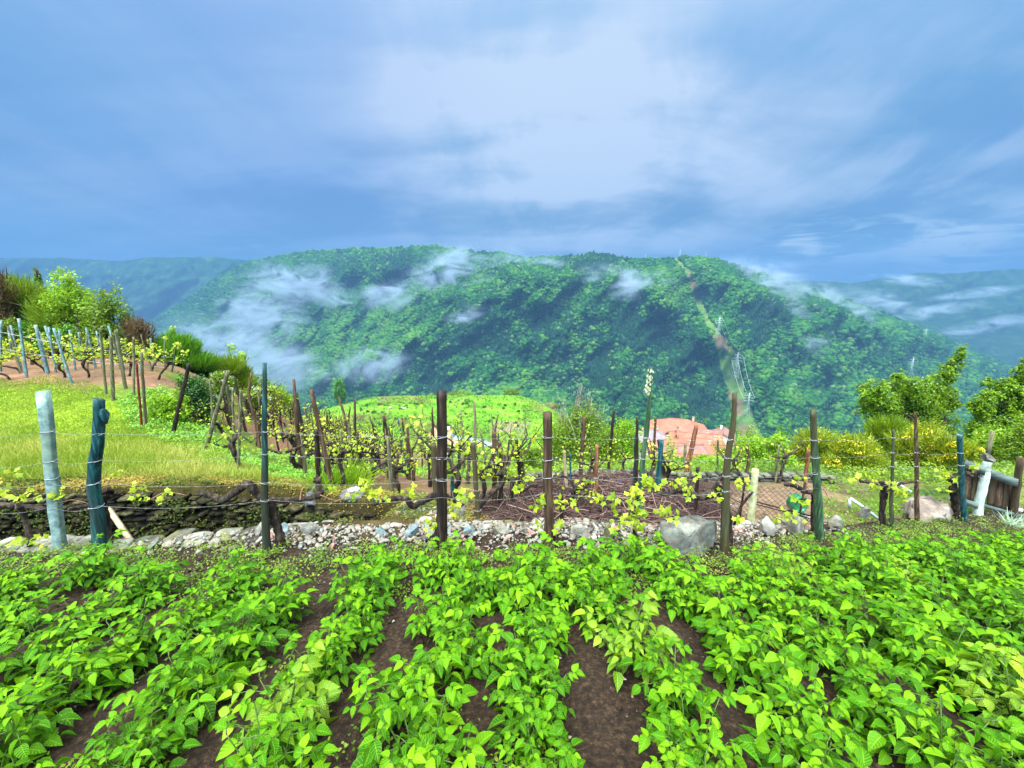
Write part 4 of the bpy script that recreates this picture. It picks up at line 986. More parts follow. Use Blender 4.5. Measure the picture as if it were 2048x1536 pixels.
plant('broom_bush', 'bush full of yellow flowers left of the wooden gate', 'bush', 1893, 972, 110, 96, 8.8, L_GORSE, 8000, .04, None, GG, kind='mixed', size_k=.7, nb=6, extra=blossoms(L_YEL, 1500, .04))
plant('leafy_bush', 'fresh green bush behind the wooden gate', 'bush', 1955, 960, 110, 110, 10.5, L_LIME, 6500, .055, None, GG, nb=6)
plant('leafy_bush', 'mixed green and white leaved bush between the two trees', 'bush', 1915, 935, 70, 66, 12, L_MID, 3000, .06, None, GG, nb=6, extra=blossoms(L_WHITE, 160, .05))
plant('leafy_bush', 'dark olive bush behind the right gate post', 'bush', 2035, 960, 110, 120, 9.6, L_OLIVE, 8000, .05, None, GG, nb=6)

L_TREE = leaf_mat('tree foliage', (.05, .13, .002), (.135, .27, .005), (.30, .45, .015), trans=.35)
def px_tree(name, label, px, py, Y, lobes_px, leaf, n, size, tr):
    """tree whose crown lobes are given as (picture x, picture y, radius x, radius y)"""
    X = tX(px, py) * Y; z0 = H(X, Y); o = empty(name, (X, Y, z0), label, 'tree')
    k = Y / F; Lb = []
    for (a, b, rx, ry, dy) in lobes_px:
        p = PT(a, b, Y + dy); rx = rx / wide(a) ** .8; Lb.append((p[0] - X, dy, p[2] - z0, rx * k, (rx + ry) / 2 * k * .8, ry * k))
    mb = MB(); leafcloud(mb, Lb, n, size, clump=.115, shell=.5, up=.8); mb.build('crown', leaf, o)
    wb = MB(); f = np.array([0, 0, min(l[2] for l in Lb) * .85])
    tube(wb, [(0, 0, -.2), (.05, 0, f[2] * .5), f], [tr * 1.4, tr * 1.05, tr * .85], 9, .1, sub=9)
    branches(wb, f, [np.array(l[:3]) + rng.normal(size=3) * np.array(l[3:]) * .3 for l, q_ in zip(Lb, lobes_px) for _ in range(2 if q_[2] > 25 else 0)], tr * .5, .15, 10)
    wb.build('trunk', BARK, o); return o
px_tree('windswept_tree', 'tree with an olive green crown swept up to a point on its right side', 1822, 935, 13.5,
        [(1748,785,36,28,0),(1735,815,28,24,.3),(1770,812,34,40,0),(1800,770,26,26,.4),(1796,752,14,14,0),(1835,775,30,28,-.3),(1845,815,46,42,0),(1800,845,40,34,.4),(1872,790,34,34,.3),(1880,768,30,26,0),(1898,745,24,22,0),(1910,725,17,18,0),(1920,708,11,13,0),(1926,697,7,9,0),(1815,800,44,34,.2),(1780,835,40,30,.2),(1895,800,30,26,.2),(1888,845,34,30,.5),(1760,858,34,26,-.2),(1742,878,26,16,.3)], L_TREE, 33000, .075, .13)
px_tree('spreading_tree', 'olive green spreading tree cut by the right edge of the picture', 2010, 930, 11.5,
        [(1962,812,26,30,0),(1980,765,20,12,.2),(1985,790,24,20,0),(2010,775,26,18,0),(2030,795,36,40,0),(1990,840,44,36,.3),(2048,740,22,26,0),(2058,790,40,50,0),(2030,860,50,38,-.3),(1960,862,34,30,0),(1975,890,40,24,.3)], L_TREE, 30000, .066, .12)

# ================================================================== walls
STONE = noise_mat('grey schist', [(0, (.045, .043, .03)), (.4, (.12, .117, .09)), (.75, (.225, .215, .17)), (1, (.34, .32, .26))], scale=7, detail=9, rough=.8, bstr=.9, bdist=.02, usevar=.5,
                  layer=[(3, .55, .68, (.16, .17, .03), .7), (11, .60, .70, (.45, .34, .22), .45)])
MOSSY = noise_mat('mossy slate', [(0, (.006, .005, .002)), (.45, (.022, .018, .006)), (.75, (.055, .048, .014)), (1, (.13, .12, .06))], scale=14, detail=9, rough=.95, bstr=1.0, bdist=.03, usevar=.25,
                  layer=[(5, .52, .68, (.055, .055, .006), .8)])
def drystone(name, path, zt, height, depth, label, mat, cat='wall', course=.075, blen=.28, jut=.05, front=-1):
    """courses of thin split stones laid along a path; zt(x,y) gives the top"""
    path = np.array(path, float); seg = np.linalg.norm(np.diff(path, axis=0), axis=1); s_ = np.concatenate([[0], np.cumsum(seg)]); Lt = s_[-1]
    V0, F0 = ICO2; mb = MB()
    C0 = np.sign(V0) * np.abs(V0) ** .42; C0 = C0 / np.abs(C0).max(0)
    nrow = int(height / course)
    for r in range(nrow):
        s = rng.uniform(-blen, 0)
        while s < Lt:
            l = blen * rng.uniform(.4, 1.6); sc = np.clip(s + l / 2, 0, Lt)
            p = np.array([np.interp(sc, s_, path[:, i]) for i in (0, 1)]); p2 = np.array([np.interp(min(sc + .05, Lt), s_, path[:, i]) for i in (0, 1)]); p1 = np.array([np.interp(max(sc - .05, 0), s_, path[:, i]) for i in (0, 1)])
            d = unit(p2 - p1); nrm = np.array([d[1], -d[0]]) * (1 if front < 0 else -1)
            z = zt(*p) - course * (r + .5) + rng.normal() * .006
            V = C0 * np.array([l / 2 * .99, depth / 2 * rng.uniform(.8, 1.1), course / 2 * rng.uniform(.75, 1.25)]) * (1 + .14 * (rng.random((len(C0), 1)) - .5))
            V = V @ roty(rng.normal() * .07).T; V = V @ rotz(rng.normal() * .06 + math.atan2(d[1], d[0])).T
            c = np.array([*(p + nrm * rng.uniform(-jut, jut)), z]); mb.add(V + c, F0, rng.random()); s += l
    return tag(mb.build(name, mat), label, cat)
drystone('stone_wall', [(x, farwall(x) + .22) for x in np.linspace(-8.5, -1.75, 20)] + [(-1.55, 4.7), (-1.45, 5.1)], lambda x, y: H(x, y + .35) - .03, 1.05, .34,
         'dark mossy dry stone wall holding up the grassy terrace across the sunken path', MOSSY, jut=.06, course=.034, blen=.13)
drystone('stone_wall', [(x, edge(x) + off(x) + .03) for x in np.linspace(-8.5, 2.6, 60)], lambda x, y: bed(x, y) + .035, .55, .26,
         'low pale dry stone wall along the far edge of the potato garden', STONE, course=.06, blen=.17, jut=.04, front=1)
drystone('stone_wall', [tuple(PT(px, 960 if px < 1480 else 962, 6.6)[:2]) for px in (1060, 1200, 1350, 1450, 1560, 1660)], lambda x, y: H(x, y) + .15, .30, .16,
         'pale dry stone wall behind the heap of cut vine twigs', noise_mat('lichened wall stone', [(0, (.03, .03, .022)), (.5, (.075, .075, .055)), (1, (.17, .165, .12))], scale=9, detail=8, rough=.9, bstr=.8, usevar=.5, layer=(3, .5, .66, (.10, .11, .03), .8)), course=.045, blen=.11)

def boulder(label, px, py, Y, w_, h_, d_=None, rz=0, mat=None, var=.5, name='boulder', seed=None, group=None, sink=.25, tilt=0):
    k = Y / F; X = tX(px, py) * Y; z0 = H(X, Y)
    V, F0 = ICO3; w_ = w_ / wide(px) ** .8; bp = rng.uniform(.42, .75); V = np.sign(V) * np.abs(V) ** bp; V /= np.abs(V).max(); V = V @ rotz(rng.uniform(-.4, .4)).T @ roty(rng.uniform(-.15, .15)).T; V = rock_verts(V * .9, (w_ * k / 2, (d_ or w_ * .7) * k / 2, h_ * k * .62), 24, .02)
    V = V + .09 * w_ * k * (fbm(V[:, 0] * 9 + px, V[:, 2] * 9 + V[:, 1] * 7, 3, 3)[:, None] - .5)
    V = V @ roty(tilt).T @ rotz(rz).T
    zt = PT(px, py - h_, Y)[2]; hv = V[:, 2].max(); V[:, 2] *= max(1.0, (zt - z0) * .62 / hv)
    mb = MB(); mb.add(V, F0, var); o = mb.build(name, mat or STONE); o.location = (X, Y, zt - V[:, 2].max()); return tag(o, label, 'rock', group)
BLUEST = noise_mat('blue grey slate', [(0, (.07, .10, .10)), (.5, (.16, .22, .22)), (1, (.32, .38, .35))], scale=8, detail=8, rough=.6, bstr=.8, bdist=.015, layer=(5, .56, .68, (.34, .33, .22), .6))
PINKST = noise_mat('pinkish stone', [(0, (.22, .11, .08)), (.5, (.36, .20, .15)), (1, (.46, .32, .26))], scale=8, rough=.85, bstr=.6)
GREYST = noise_mat('layered grey slate', [(0, (.04, .04, .037)), (.45, (.11, .11, .105)), (1, (.24, .24, .22))], scale=6, detail=8, rough=.55, bstr=1.0, bdist=.03, stretch=(1, 1, 3.5), layer=(4, .58, .7, (.12, .11, .05), .7))
boulder('huge flat topped grey green boulder beside the fence post on the garden edge', 1368, 1088, 3.12, 230, 46, 80, .05, noise_mat('grey green schist', [(0, (.04, .045, .035)), (.45, (.12, .13, .105)), (.8, (.23, .235, .19)), (1, (.33, .32, .26))], scale=7, detail=9, rough=.85, bstr=.8, bdist=.015, layer=(5, .52, .66, (.10, .065, .04), .7)), .55, sink=.32)
boulder('layered grey slate block on the mossy wall, left of the white patched one', 628, 1018, 4.72, 62, 42, 60, .2, GREYST, .5, sink=.2)
ob = boulder('grey slate block with a white painted patch on its top', 708, 1022, 4.62, 72, 46, 60, -.1, GREYST, .6, sink=.2)
boulder('flat pale stone lying on the mossy wall, furthest left of the slate blocks', 556, 1015, 4.75, 76, 20, 50, .1, STONE, .6, sink=.2)
boulder('white grey standing stone just right of the dark central post', 918, 1030, 3.95, 38, 44, 30, .4, STONE, .8, sink=.2, tilt=.5)
boulder('rounded blue grey stone left of the dark central post', 822, 1085, 3.28, 46, 32, 36, .3, BLUEST, .5, sink=.3)
boulder('long blue grey stone on the garden wall left of the rounded one', 762, 1078, 3.3, 52, 22, 30, 0, BLUEST, .5, sink=.3)
boulder('flat blue grey slab just right of the tall teal post', 572, 1072, 3.3, 36, 26, 30, 0, BLUEST, .5, sink=.3)
boulder('broad cream grey slab right of the blue slab by the tall teal post', 622, 1076, 3.32, 64, 34, 40, .1, STONE, .75, sink=.3)
boulder('pale stone just left of the tall teal post', 520, 1074, 3.3, 36, 26, 30, 0, STONE, .8, sink=.3)
boulder('blue grey oval stone right of the dark central post', 938, 1076, 3.3, 40, 24, 30, 0, BLUEST, .5, sink=.3)
boulder('grey stone slab left of the brown square topped post', 1002, 1074, 3.3, 66, 24, 30, 0, STONE, .6, sink=.3)
boulder('grey stone right of the brown square topped post', 1158, 1076, 3.3, 54, 26, 30, 0, STONE, .7, sink=.3)
boulder('small rounded stone left of the leafy vine stem', 1215, 1070, 3.25, 34, 24, 30, 0, STONE, .6, sink=.3)
boulder('pinkish upright stone between the slate blocks and the central post', 797, 1052, 3.75, 22, 30, 20, .3, PINKST, .5, sink=.2)
boulder('cream boulder on the garden edge, left one of the pair by the right mossy post', 1530, 1066, 3.7, 66, 34, 40, .1, STONE, .85, sink=.3)
boulder('cream boulder on the garden edge, touching the right mossy post', 1592, 1062, 3.85, 66, 32, 40, -.1, STONE, .8, sink=.3)
boulder('grey stone right behind the right mossy post', 1668, 1062, 4.1, 56, 28, 40, .3, STONE, .6, sink=.3)
boulder('large smooth pinkish grey rock outcrop between the two thin posts and the gate', 1848, 1042, 4.95, 230, 40, 130, .2, noise_mat('pinkish granite', [(0, (.07, .05, .04)), (.5, (.17, .13, .10)), (1, (.32, .29, .24))], scale=5, detail=8, rough=.8, bstr=.7), .5, sink=.3)
boulder('grey stone at the foot of the white pipe', 1725, 1035, 4.6, 34, 22, 26, 0, STONE, .6, sink=.3)
boulder('flat pale stone beside the twig heap, behind the brown post', 1140, 985, 6.0, 60, 22, 30, 0, STONE, .8, sink=.2)
boulder('flat pale stone on the slope left of the small stake by the twig heap', 1052, 992, 5.6, 48, 24, 30, .2, STONE, .85, sink=.2)

# white painted patch: a thin sheet of paint lying on the top face of the slate block
pm = MB(); c = np.array(ob.location); a_ = np.linspace(0, 2 * pi, 18, endpoint=False); rr = 1 + .2 * (rng.random(18) - .5)
zt_ = max(v.co.z for v in ob.data.vertices)
pt_ = [(cos(t) * .075 * r, sin(t) * .04 * r, 0) for t, r in zip(a_, rr)]
bv = [v.co for v in ob.data.vertices]
def topz(x, y):
    d = sorted(((v.x - x) ** 2 + (v.y - y) ** 2, v.z) for v in bv if v.z > 0)[:4]; return max(q[1] for q in d)
pv = [(x + .03, y - .02, topz(x + .03, y - .02) + .008) for x, y, _ in pt_]; pv.append((.03, -.02, max(q[2] for q in pv) + .003))
pm.add(pv, [(18, i, (i + 1) % 18) for i in range(18)]); pm.add([(x, y, z - .02) for x, y, z in pv[:18]], [(i, 0, 1) for i in range(2, 3)])
po = pm.build('paint_patch', noise_mat('white paint', [(0, (.7, .7, .7)), (1, (.85, .85, .85))], scale=9, bstr=.1), ob)

# loose stones of the bank along the garden edge
def rubble():
    mb = MB(); n = 8200; V0, F0 = ICO1
    shapes = [rock_verts(V0, (1, .75, .36), 9, .1) for _ in range(14)]
    x = rng.uniform(-4.6, 3.9, n); e = edge(x); d = rng.random(n) ** .8; y = e + .04 + off(x) * d - .10 * (rng.random(n) < .12) * rng.random(n) * 3
    dens = .35 + .65 * sstep(x, -2.6, -1.6) * sstep(x, 3.4, 1.8); keep = rng.random(n) < dens * (.45 + .55 * d); x, y, d, e = x[keep], y[keep], d[keep], e[keep]; n = len(x)
    s = .004 + .018 * rng.random(n) ** 2.5 + .006 * d * rng.random(n) + .035 * rng.random(n) ** 14
    z = bed(x, y) + .008 + .05 * sstep(y - e, 0, .45)
    for k in range(14):
        i = np.where(np.arange(n) % 14 == k)[0]; a = rng.random(len(i)) * 2 * pi; R = np.stack([rotz(q) @ rotx(rng.normal() * .5) @ roty(rng.normal() * .4) for q in a])
        scatter(mb, shapes[k], F0, np.zeros((len(V0), 2)), R, np.stack([x[i], y[i], z[i]], -1), s[i] * 1.25, rng.random(len(i)))
    m, q, out = _mat('loose stones'); at = q.new('ShaderNodeAttribute'); at.attribute_name = 'var'; t = q.new('ShaderNodeTexCoord')
    nn = q.noise(t.outputs['Object'], 30, 6, .65)
    col = q.ramp(at.outputs['Fac'], [(0, (.07, .055, .04)), (.25, (.19, .16, .12)), (.5, (.30, .27, .21)), (.65, (.18, .195, .17)), (.88, (.40, .365, .29)), (.95, (.30, .14, .10)), (1, (.38, .19, .13))])
    col = q.mix(1, col, q.ramp(nn, [(.3, (.55, .55, .55)), (.7, (1.25, 1.25, 1.25))]), 'MULTIPLY')
    p = q.new('ShaderNodeBsdfPrincipled'); q.link(col, p.inputs['Base Color']); p.inputs['Roughness'].default_value = .75; q.link(bump(q, nn, .5, .01), p.inputs['Normal']); q.link(p.outputs[0], out.inputs[0])
    tag(mb.build('rubble', m), 'loose pale and reddish stones on the bank along the garden edge', 'rubble', kind='stuff')
    mb = MB(); n = 2600; x = rng.uniform(-2.0, 3.6, n); y = edge(x) + rng.uniform(.45, 1.6, n) ; k = rng.random(n) < sstep(fbm(x * 2, y * 2, 97, 3), .36, .6) * np.where(x < 0, 1, .35); x, y = x[k], y[k]; n = len(x); z = H(x, y)
    R = np.stack([rotz(q) @ rotx(rng.normal() * .3) for q in rng.random(n) * 6.28]); scatter(mb, rock_verts(V0, (1, .75, .4), 9), F0, np.zeros((len(V0), 2)), R, np.stack([x, y, z + .003], -1), .008 + .035 * rng.random(n) ** 3, rng.random(n))
    tag(mb.build('rubble', m), 'scattered stones between the terrace wall and the heap of twigs', 'rubble', kind='stuff')
    mb = MB(); n = 5200; x = rng.uniform(-4.6, 6.5, n); y = rng.uniform(.65, edge(x) - .1); z = bed(x, y) + .03
    s = .004 + .018 * rng.random(n) ** 3; R = np.stack([rotz(q) for q in rng.random(n) * 6.28])
    scatter(mb, rock_verts(V0, (1, .85, .6), 6, .3), F0, np.zeros((len(V0), 2)), R, np.stack([x, y, z], -1), s, rng.random(n)); tag(mb.build('clods', SOIL), 'crumbly dark clods of the garden earth', 'clods', kind='stuff')
    # pebbles in the garden earth
    mb = MB(); n = 2600; x = rng.uniform(-4.5, 5, n); y = rng.uniform(.7, edge(x)); z = bed(x, y) + .012
    s = .003 + .008 * rng.random(n) ** 3
    R = np.stack([rotz(q) for q in rng.random(n) * 6.28]); scatter(mb, rock_verts(V0, (1, .8, .5), 6), F0, np.zeros((len(V0), 2)), R, np.stack([x, y, z + .02], -1), s, rng.random(n))
    tag(mb.build('gravel', m), 'small pale pebbles lying in the garden earth', 'gravel', kind='stuff')
rubble()

# ================================================================== stakes, posts
WOODB = noise_mat('weathered brown stake', [(0, (.022, .012, .006)), (.45, (.065, .036, .018)), (.8, (.13, .078, .040)), (1, (.24, .17, .10))], scale=48, detail=8, rough=.85, bstr=1.0, bdist=.008, stretch=(1, 1, .06), layer=(12, .58, .7, (.07, .08, .02), .5))
WOODG = noise_mat('grey mossy stake', [(0, (.05, .045, .022)), (.5, (.13, .12, .06)), (.8, (.22, .21, .11)), (1, (.38, .36, .24))], scale=48, detail=8, rough=.9, bstr=1.0, bdist=.008, stretch=(1, 1, .06), layer=(9, .55, .7, (.32, .34, .14), .5))
WOODR = noise_mat('peeled reddish stake', [(0, (.07, .022, .010)), (.5, (.20, .075, .032)), (1, (.44, .24, .12))], scale=48, detail=8, rough=.8, bstr=1.0, bdist=.008, stretch=(1, 1, .06))
WOODK = noise_mat('dark wet stake', [(0, (.006, .004, .003)), (.5, (.020, .012, .008)), (.85, (.06, .035, .022)), (1, (.12, .08, .05))], scale=48, detail=8, rough=.6, bstr=1.0, bdist=.008, stretch=(1, 1, .06))
TEALP = noise_mat('blue green treated stake', [(0, (.004, .020, .022)), (.45, (.008, .055, .062)), (.8, (.018, .12, .12)), (1, (.08, .24, .20))], scale=48, detail=8, rough=.6, bstr=1.0, bdist=.008, stretch=(1, 1, .06), layer=[(4, .58, .72, (.03, .045, .012), .7), (1.6, .50, .66, (.045, .038, .014), .85)])
GREENP = noise_mat('green stained stake', [(0, (.016, .035, .014)), (.45, (.035, .085, .035)), (.8, (.08, .16, .07)), (1, (.20, .26, .12))], scale=48, detail=8, rough=.7, bstr=1.0, bdist=.008, stretch=(1, 1, .06), layer=[(5, .55, .7, (.10, .085, .03), .7), (1.6, .42, .58, (.075, .048, .020), .9)])
CONC = noise_mat('bluish concrete', [(0, (.05, .10, .10)), (.5, (.12, .21, .21)), (1, (.28, .41, .40))], scale=10, detail=8, rough=.85, bstr=.4, bdist=.005, layer=(4, .55, .7, (.28, .33, .18), .5))
CONCW = noise_mat('whitish concrete', [(0, (.24, .27, .21)), (.5, (.42, .47, .41)), (1, (.66, .71, .66))], scale=12, detail=8, rough=.85, bstr=.5, bdist=.005, layer=(5, .55, .7, (.22, .24, .14), .5))
CONCY = noise_mat('yellow green concrete', [(0, (.24, .25, .10)), (.5, (.42, .43, .20)), (1, (.60, .60, .36))], scale=12, detail=8, rough=.85, bstr=.5, bdist=.005)
CONCT = noise_mat('pale teal concrete', [(0, (.09, .16, .14)), (.45, (.20, .31, .27)), (1, (.42, .54, .48))], scale=14, detail=8, rough=.8, bstr=.5, bdist=.006, layer=[(3.5, .52, .68, (.20, .27, .16), .55), (30, .62, .72, (.08, .14, .12), .5)])
LIGHTW = noise_mat('pale split stake', [(0, (.22, .16, .08)), (.5, (.38, .30, .17)), (1, (.56, .46, .30))], scale=14, detail=8, rough=.85, bstr=.8, stretch=(1, 1, .1))
STEELW = noise_mat('wire', [(0, (.30, .30, .29)), (1, (.62, .62, .60))], scale=20, rough=.45, bstr=0, metal=.4)
POSTS = {}
def post(label, base, top, wpx, mat, square=False, Y=None, group=None, taper=.85, wob=.03, name='wooden_stake', cat='stake', bends=None, point=False, cap=None, ties=None, tie_top=None):
    """stake from its foot to its top, both given where they stand in the picture"""
    if Y is None: B = HIT(*base); Y = B[1]
    X = tX(*base) * Y; z0 = H(X, Y); T_ = PT(top[0], top[1], Y)
    k = Y / F / (CP - (base[1] - 768) / F * SP) * .97; r = wpx * k / 2 / wide(base[0])
    Ht = T_[2] - z0
    o = empty(name, (X, Y, z0), label, cat, group)
    pts = [np.array([0, 0, -.12])]; n = 7
    for i in range(n + 1):
        f = i / n; p = np.array([(T_[0] - X) * f, rng.normal() * r * .1, Ht * f])
        if bends: p[0] += np.interp(f, [b[0] for b in bends], [b[1] for b in bends]) * k
        elif 0 < i < n: p[0] += rng.normal() * min(r, .03) * wob * (3 if not square else 0)
        pts.append(p)
    rad = [r * 1.12] + [r * (1.08 - (1.08 - taper) * i / n) for i in range(n + 1)]
    mb = MB()
    if square:
        rad[-1] = rad[-2]; P_ = np.array(pts); a = rng.uniform(.2, .5) if square is True else square
        for lo, hi, r0, r1 in [(P_[i], P_[i+1], rad[i], rad[i+1]) for i in range(len(P_) - 1)]: pass
        S = [(-1,-1),(1,-1),(1,1),(-1,1)]; ca, sa = cos(a), sin(a)
        cr_ = []
        cr_ = [(-.82, -1), (.82, -1), (1, -.82), (1, .82), (.82, 1), (-.82, 1), (-1, .82), (-1, -.82)]
        cr_ = np.array(cr_) * .82; cr_ = cr_ @ np.array([[ca, sa], [-sa, ca]])
        V = np.concatenate([np.concatenate([p[:2] + cr_ * q * (1 + .02 * rng.normal()), np.full((8, 1), p[2])], 1) for p, q in zip(P_, rad)])
        m_ = len(P_); mb.add(V, grid_faces(m_, 8, True)); mb.Fc.append(np.array([list(range((m_-1)*8, m_*8))]))
    else:
        if point: pts.append(pts[-1] + [0, 0, r * 2.0]); rad.append(r * .15)
        q = smooth_path(np.concatenate([np.array(pts), np.array(rad)[:, None]], 1), 26)
        tube(mb, q[:, :3], q[:, 3], 12, .05)
        # knots and split grain
        nv = mb.V[-1].reshape(26, 12, 3); ang = rng.random(12) * .16 + .92; cen = q[:, None, :3]
        mb.V[-1] = (cen + (nv - cen) * ang[None, :, None]).reshape(-1, 3)
        if not point and rng.random() < .6: mb.V[-1][-12:, 2] += rng.normal(0, min(r, .02) * .35, 12)
    if ties is not None: 
        mb.build('stake_body', mat, o)
        for py in ties:
            f = (PT(base[0], py, Y)[2] - z0) / Ht; tb = MB(); P_ = np.array(pts); zc = Ht * f; xc = np.interp(zc, P_[:, 2], P_[:, 0]); rr = np.interp(zc, P_[:, 2], rad)
            a = np.linspace(0, 2 * pi, 25); sl = rng.normal() * .18
            for dz in (0,):
                tube(tb, np.stack([xc + np.cos(a) * rr * 1.10, np.sin(a) * rr * 1.10, zc + dz + np.cos(a) * rr * sl + .004 * np.sin(a * 3)], 1), max(.0022, Y * .0006), 5, caps=False)
            tb.build('wire_tie', STEELW, o)
    else: mb.build('stake_body', mat, o)
    POSTS[label] = (X, Y, z0, T_, r); return o
# the row on the near edge
NR_ = [('thick square pale teal concrete post at the left end of the near row', (125,1119), (86,783), 28, CONCT, .35, [862,922,955,1014], dict(name='concrete_post', cat='post', taper=1.0)),
 ('fat bent blue green stake with a side stub, second of the near row', (208,1122), (198,798), 32, TEALP, False, [867,921,966,1012], dict(bends=[(0,0),(.3,-8),(.45,-14),(.6,-12),(.75,0),(1,0)], taper=.72)),
 ('tall blue green stake thinning to a mossy top, third of the near row', (537,1120), (529,726), 17, TEALP, False, [863,908,965,1000], dict(taper=.45, bends=[(0,0),(.2,-4),(.5,-3),(1,0)])),
 ('very dark brown straight stake with a flat top in the centre of the near row', (884,1110), (883,781), 20, WOODK, False, [873,915,958], dict(taper=.92)),
 ('brown flat topped stake right of the centre of the near row', (1098,1112), (1095,825), 18, WOODB, False, [873,918,953], dict(taper=.95)),
 ('tall curved green stake with a brown tapering top', (1450,1094), (1469,786), 18, GREENP, False, [878,915,951,981], dict(taper=.45, bends=[(0,0),(.3,-4),(.6,-6),(.85,2),(1,0)])),
 ('thick mossy grey green stake with a brown top on the right of the near row', (1640,1082), (1625,819), 21, GREENP, False, [880,914,945], dict(taper=.62))]
for lab, b, t, w_, m_, sq, ti, kw in NR_: post(lab, b, t, w_, m_, square=sq, ties=ti, Y=edge(tX(*b) * 3.1) + .02 if b[0] < 1500 else edge(3.15) + .02, **kw)
post('thin green stake broad at its foot, beside a black vine trunk', (1783,1056), (1787,860), 10, GREENP, ties=[875,905,933], Y=4.3, taper=.6)
post('brown and green crooked stake rising past the first tree', (1835,1046), (1831,824), 11, WOODB, ties=[905,932], Y=4.6, taper=.6)
post('stout grey stake left of the wooden gate, teal at mid height', (1930,1038), (1919,868), 15, TEALP, ties=[870,905,930], Y=4.95, taper=.8)
# knob on the second stake
ob2 = [o for o in bpy.data.objects if o.get('label') == NR_[1][0]][0]
kb = MB(); V, Fq = ICO2; kb.add(rock_verts(V, (.030, .035, .065), 6) + np.array([PT(212, 832, ob2.location.y)[0] - ob2.location.x, -.01, (PT(205, 832, ob2.location.y)[2] - ob2.location.z)]), Fq); kb.build('side_stub', TEALP, ob2, smooth=True)

MG = 'stakes standing in the middle vineyard'
mids = [  # base, top, width px, material, extra
 ((666,977),(622,780),9,WOODB,'long leaning brown stake crossing the middle vineyard',{}),((637,975),(633,862),11,WOODK,'dark upright stake behind the long leaning one',{}),
 ((612,957),(603,868),8,WOODG,None,{}),((690,950),(682,860),6,WOODG,None,{}),((717,951),(716,864),5,WOODB,None,{}),((732,959),(733,916),5,WOODK,'short dark pointed stake on the bare earth left of centre',dict(point=True)),((673,950),(672,924),6,WOODB,'stubby brown stake on the bare earth beside the long leaning one',{}),
 ((784,989),(776,880),8,WOODG,'tapering split stake with a yellow foot at the end of the bare earth',dict(point=True)),((792,977),(796,905),6,WOODB,None,{}),((819,960),(814,850),6,WOODB,None,{}),((827,962),(832,918),4,WOODB,None,{}),((859,975),(857,901),5,WOODK,None,{}),
 ((874,1005),(867,888),12,GREENP,'thick mossy green stake close behind the dark central one',{}),((906,1000),(905,958),8,TEALP,'short pointed teal stake right of the dark central one',dict(point=True)),((920,948),(917,909),4,WOODK,None,{}),((957,1042),(946,886),9,GREENP,'pale green slanting stake with wire rings right of centre',dict(ties=[980,1020])),
 ((989,1022),(988,866),10,WOODB,'stout reddish brown stake between the two large dark posts',dict(ties=[905,925,945])),((997,950),(1000,906),4,WOODK,None,{}),((1043,1002),(1033,880),7,WOODK,'slim black leaning stake left of the brown square topped post',{}),
 ((1126,1047),(1120,982),10,WOODK,'short dark stake foot in front of the twig heap, under a pale split stake',{}),((1135,1000),(1128,901),7,LIGHTW,'pale orange split stake with a green companion behind the brown post',{}),((1141,992),(1141,908),4,TEALP,None,{}),
 ((1160,967),(1169,833),8,WOODB,'brown stake leaning right in front of the lichen shrub',dict(ties=[905,935])),((1191,1012),(1194,890),8,WOODR,'red brown peeled stake standing in the twig heap',dict(ties=[955])),((1216,949),(1228,820),6,WOODK,'slim black stake leaning right beyond the twig heap',{}),
 ((1270,989),(1273,872),9,TEALP,'dark teal stake with a crooked black branch on top, left of the tallest pole',{}),((1273,980),(1274,834),6,WOODK,None,dict(Y=4.9)),((1314,1000),(1323,881),11,TEALP,'thick dark teal stake right of the tallest pole',{}),((1305,955),(1311,836),6,WOODB,None,{}),((1330,960),(1317,880),7,WOODK,None,{}),
 ((1371,952),(1393,851),10,WOODR,'red brown stake leaning right in front of the village roofs',dict(ties=[895,925])),((1368,938),(1371,889),6,WOODG,None,{}),((1391,1034),(1396,935),8,WOODK,'dark green black stake in front of the netting fence',dict(ties=[985])),((1434,945),(1436,880),4,GREENP,None,{}),
 ((1490,962),(1494,890),7,WOODB,'bent brown stake behind the netting fence',dict(bends=[(0,-3),(.5,6),(1,0)])),((1551,966),(1558,890),6,WOODG,'thin mossy stake behind the square pale post',{}),((1613,967),(1617,900),9,WOODR,'red brown stake directly behind the mossy stake on the right',dict(Y=5.6)),
 ((410,905),(457,742),9,WOODG,'grey weathered stake leaning strongly to the right',{}),((476,948),(482,780),7,WOODG,'upright mossy stake left of the tall teal one',{}),((468,900),(465,775),5,WOODG,None,{}),((346,870),(378,727),9,WOODK,'black crooked stake leaning right inside the draped bush',{}),
 ((213,790),(200,657),6,WOODG,'old mossy stake, left one of the three in front of the bare earth',{}),((227,802),(221,672),8,WOODG,'old mossy stake, middle one of the three in front of the bare earth',{}),((252,778),(232,660),8,WOODG,'old mossy stake, right one of the three, leaning left',{}),((268,793),(267,674),5,WOODG,'thin mossy stake left of the red and grey post',{}),
 ((284,856),(273,724),5,noise_mat('rusty red angle', [(0, (.06, .006, .006)), (1, (.20, .03, .02))], scale=9, rough=.6),'thin rusty red post fixed to a grey one',dict(Y=7.35)),((292,852),(282,705),7,WOODG,'grey post fixed behind the rusty red one',dict(Y=7.45)),
 ((311,733),(301,677),5,CONC,'short whitish concrete post leaning left above the bush',{}),((330,740),(329,676),3,WOODG,None,{}),((344,745),(354,686),3,TEALP,None,{})]
for b, t, w_, m_, lab, kw in mids:
    kw = dict(kw); post(lab or 'thin weathered stake among the vines of the middle slope', b, t, w_ * 1.08, m_, group=None if lab else MG, **kw)
post('tallest pole, green below with shredded pale bark at its top', (1281,1004), (1302,734), 12, GREENP, taper=.62, ties=[875,917,953], Y=3.9, bends=[(0,0),(.4,-2),(.7,2),(1,0)])
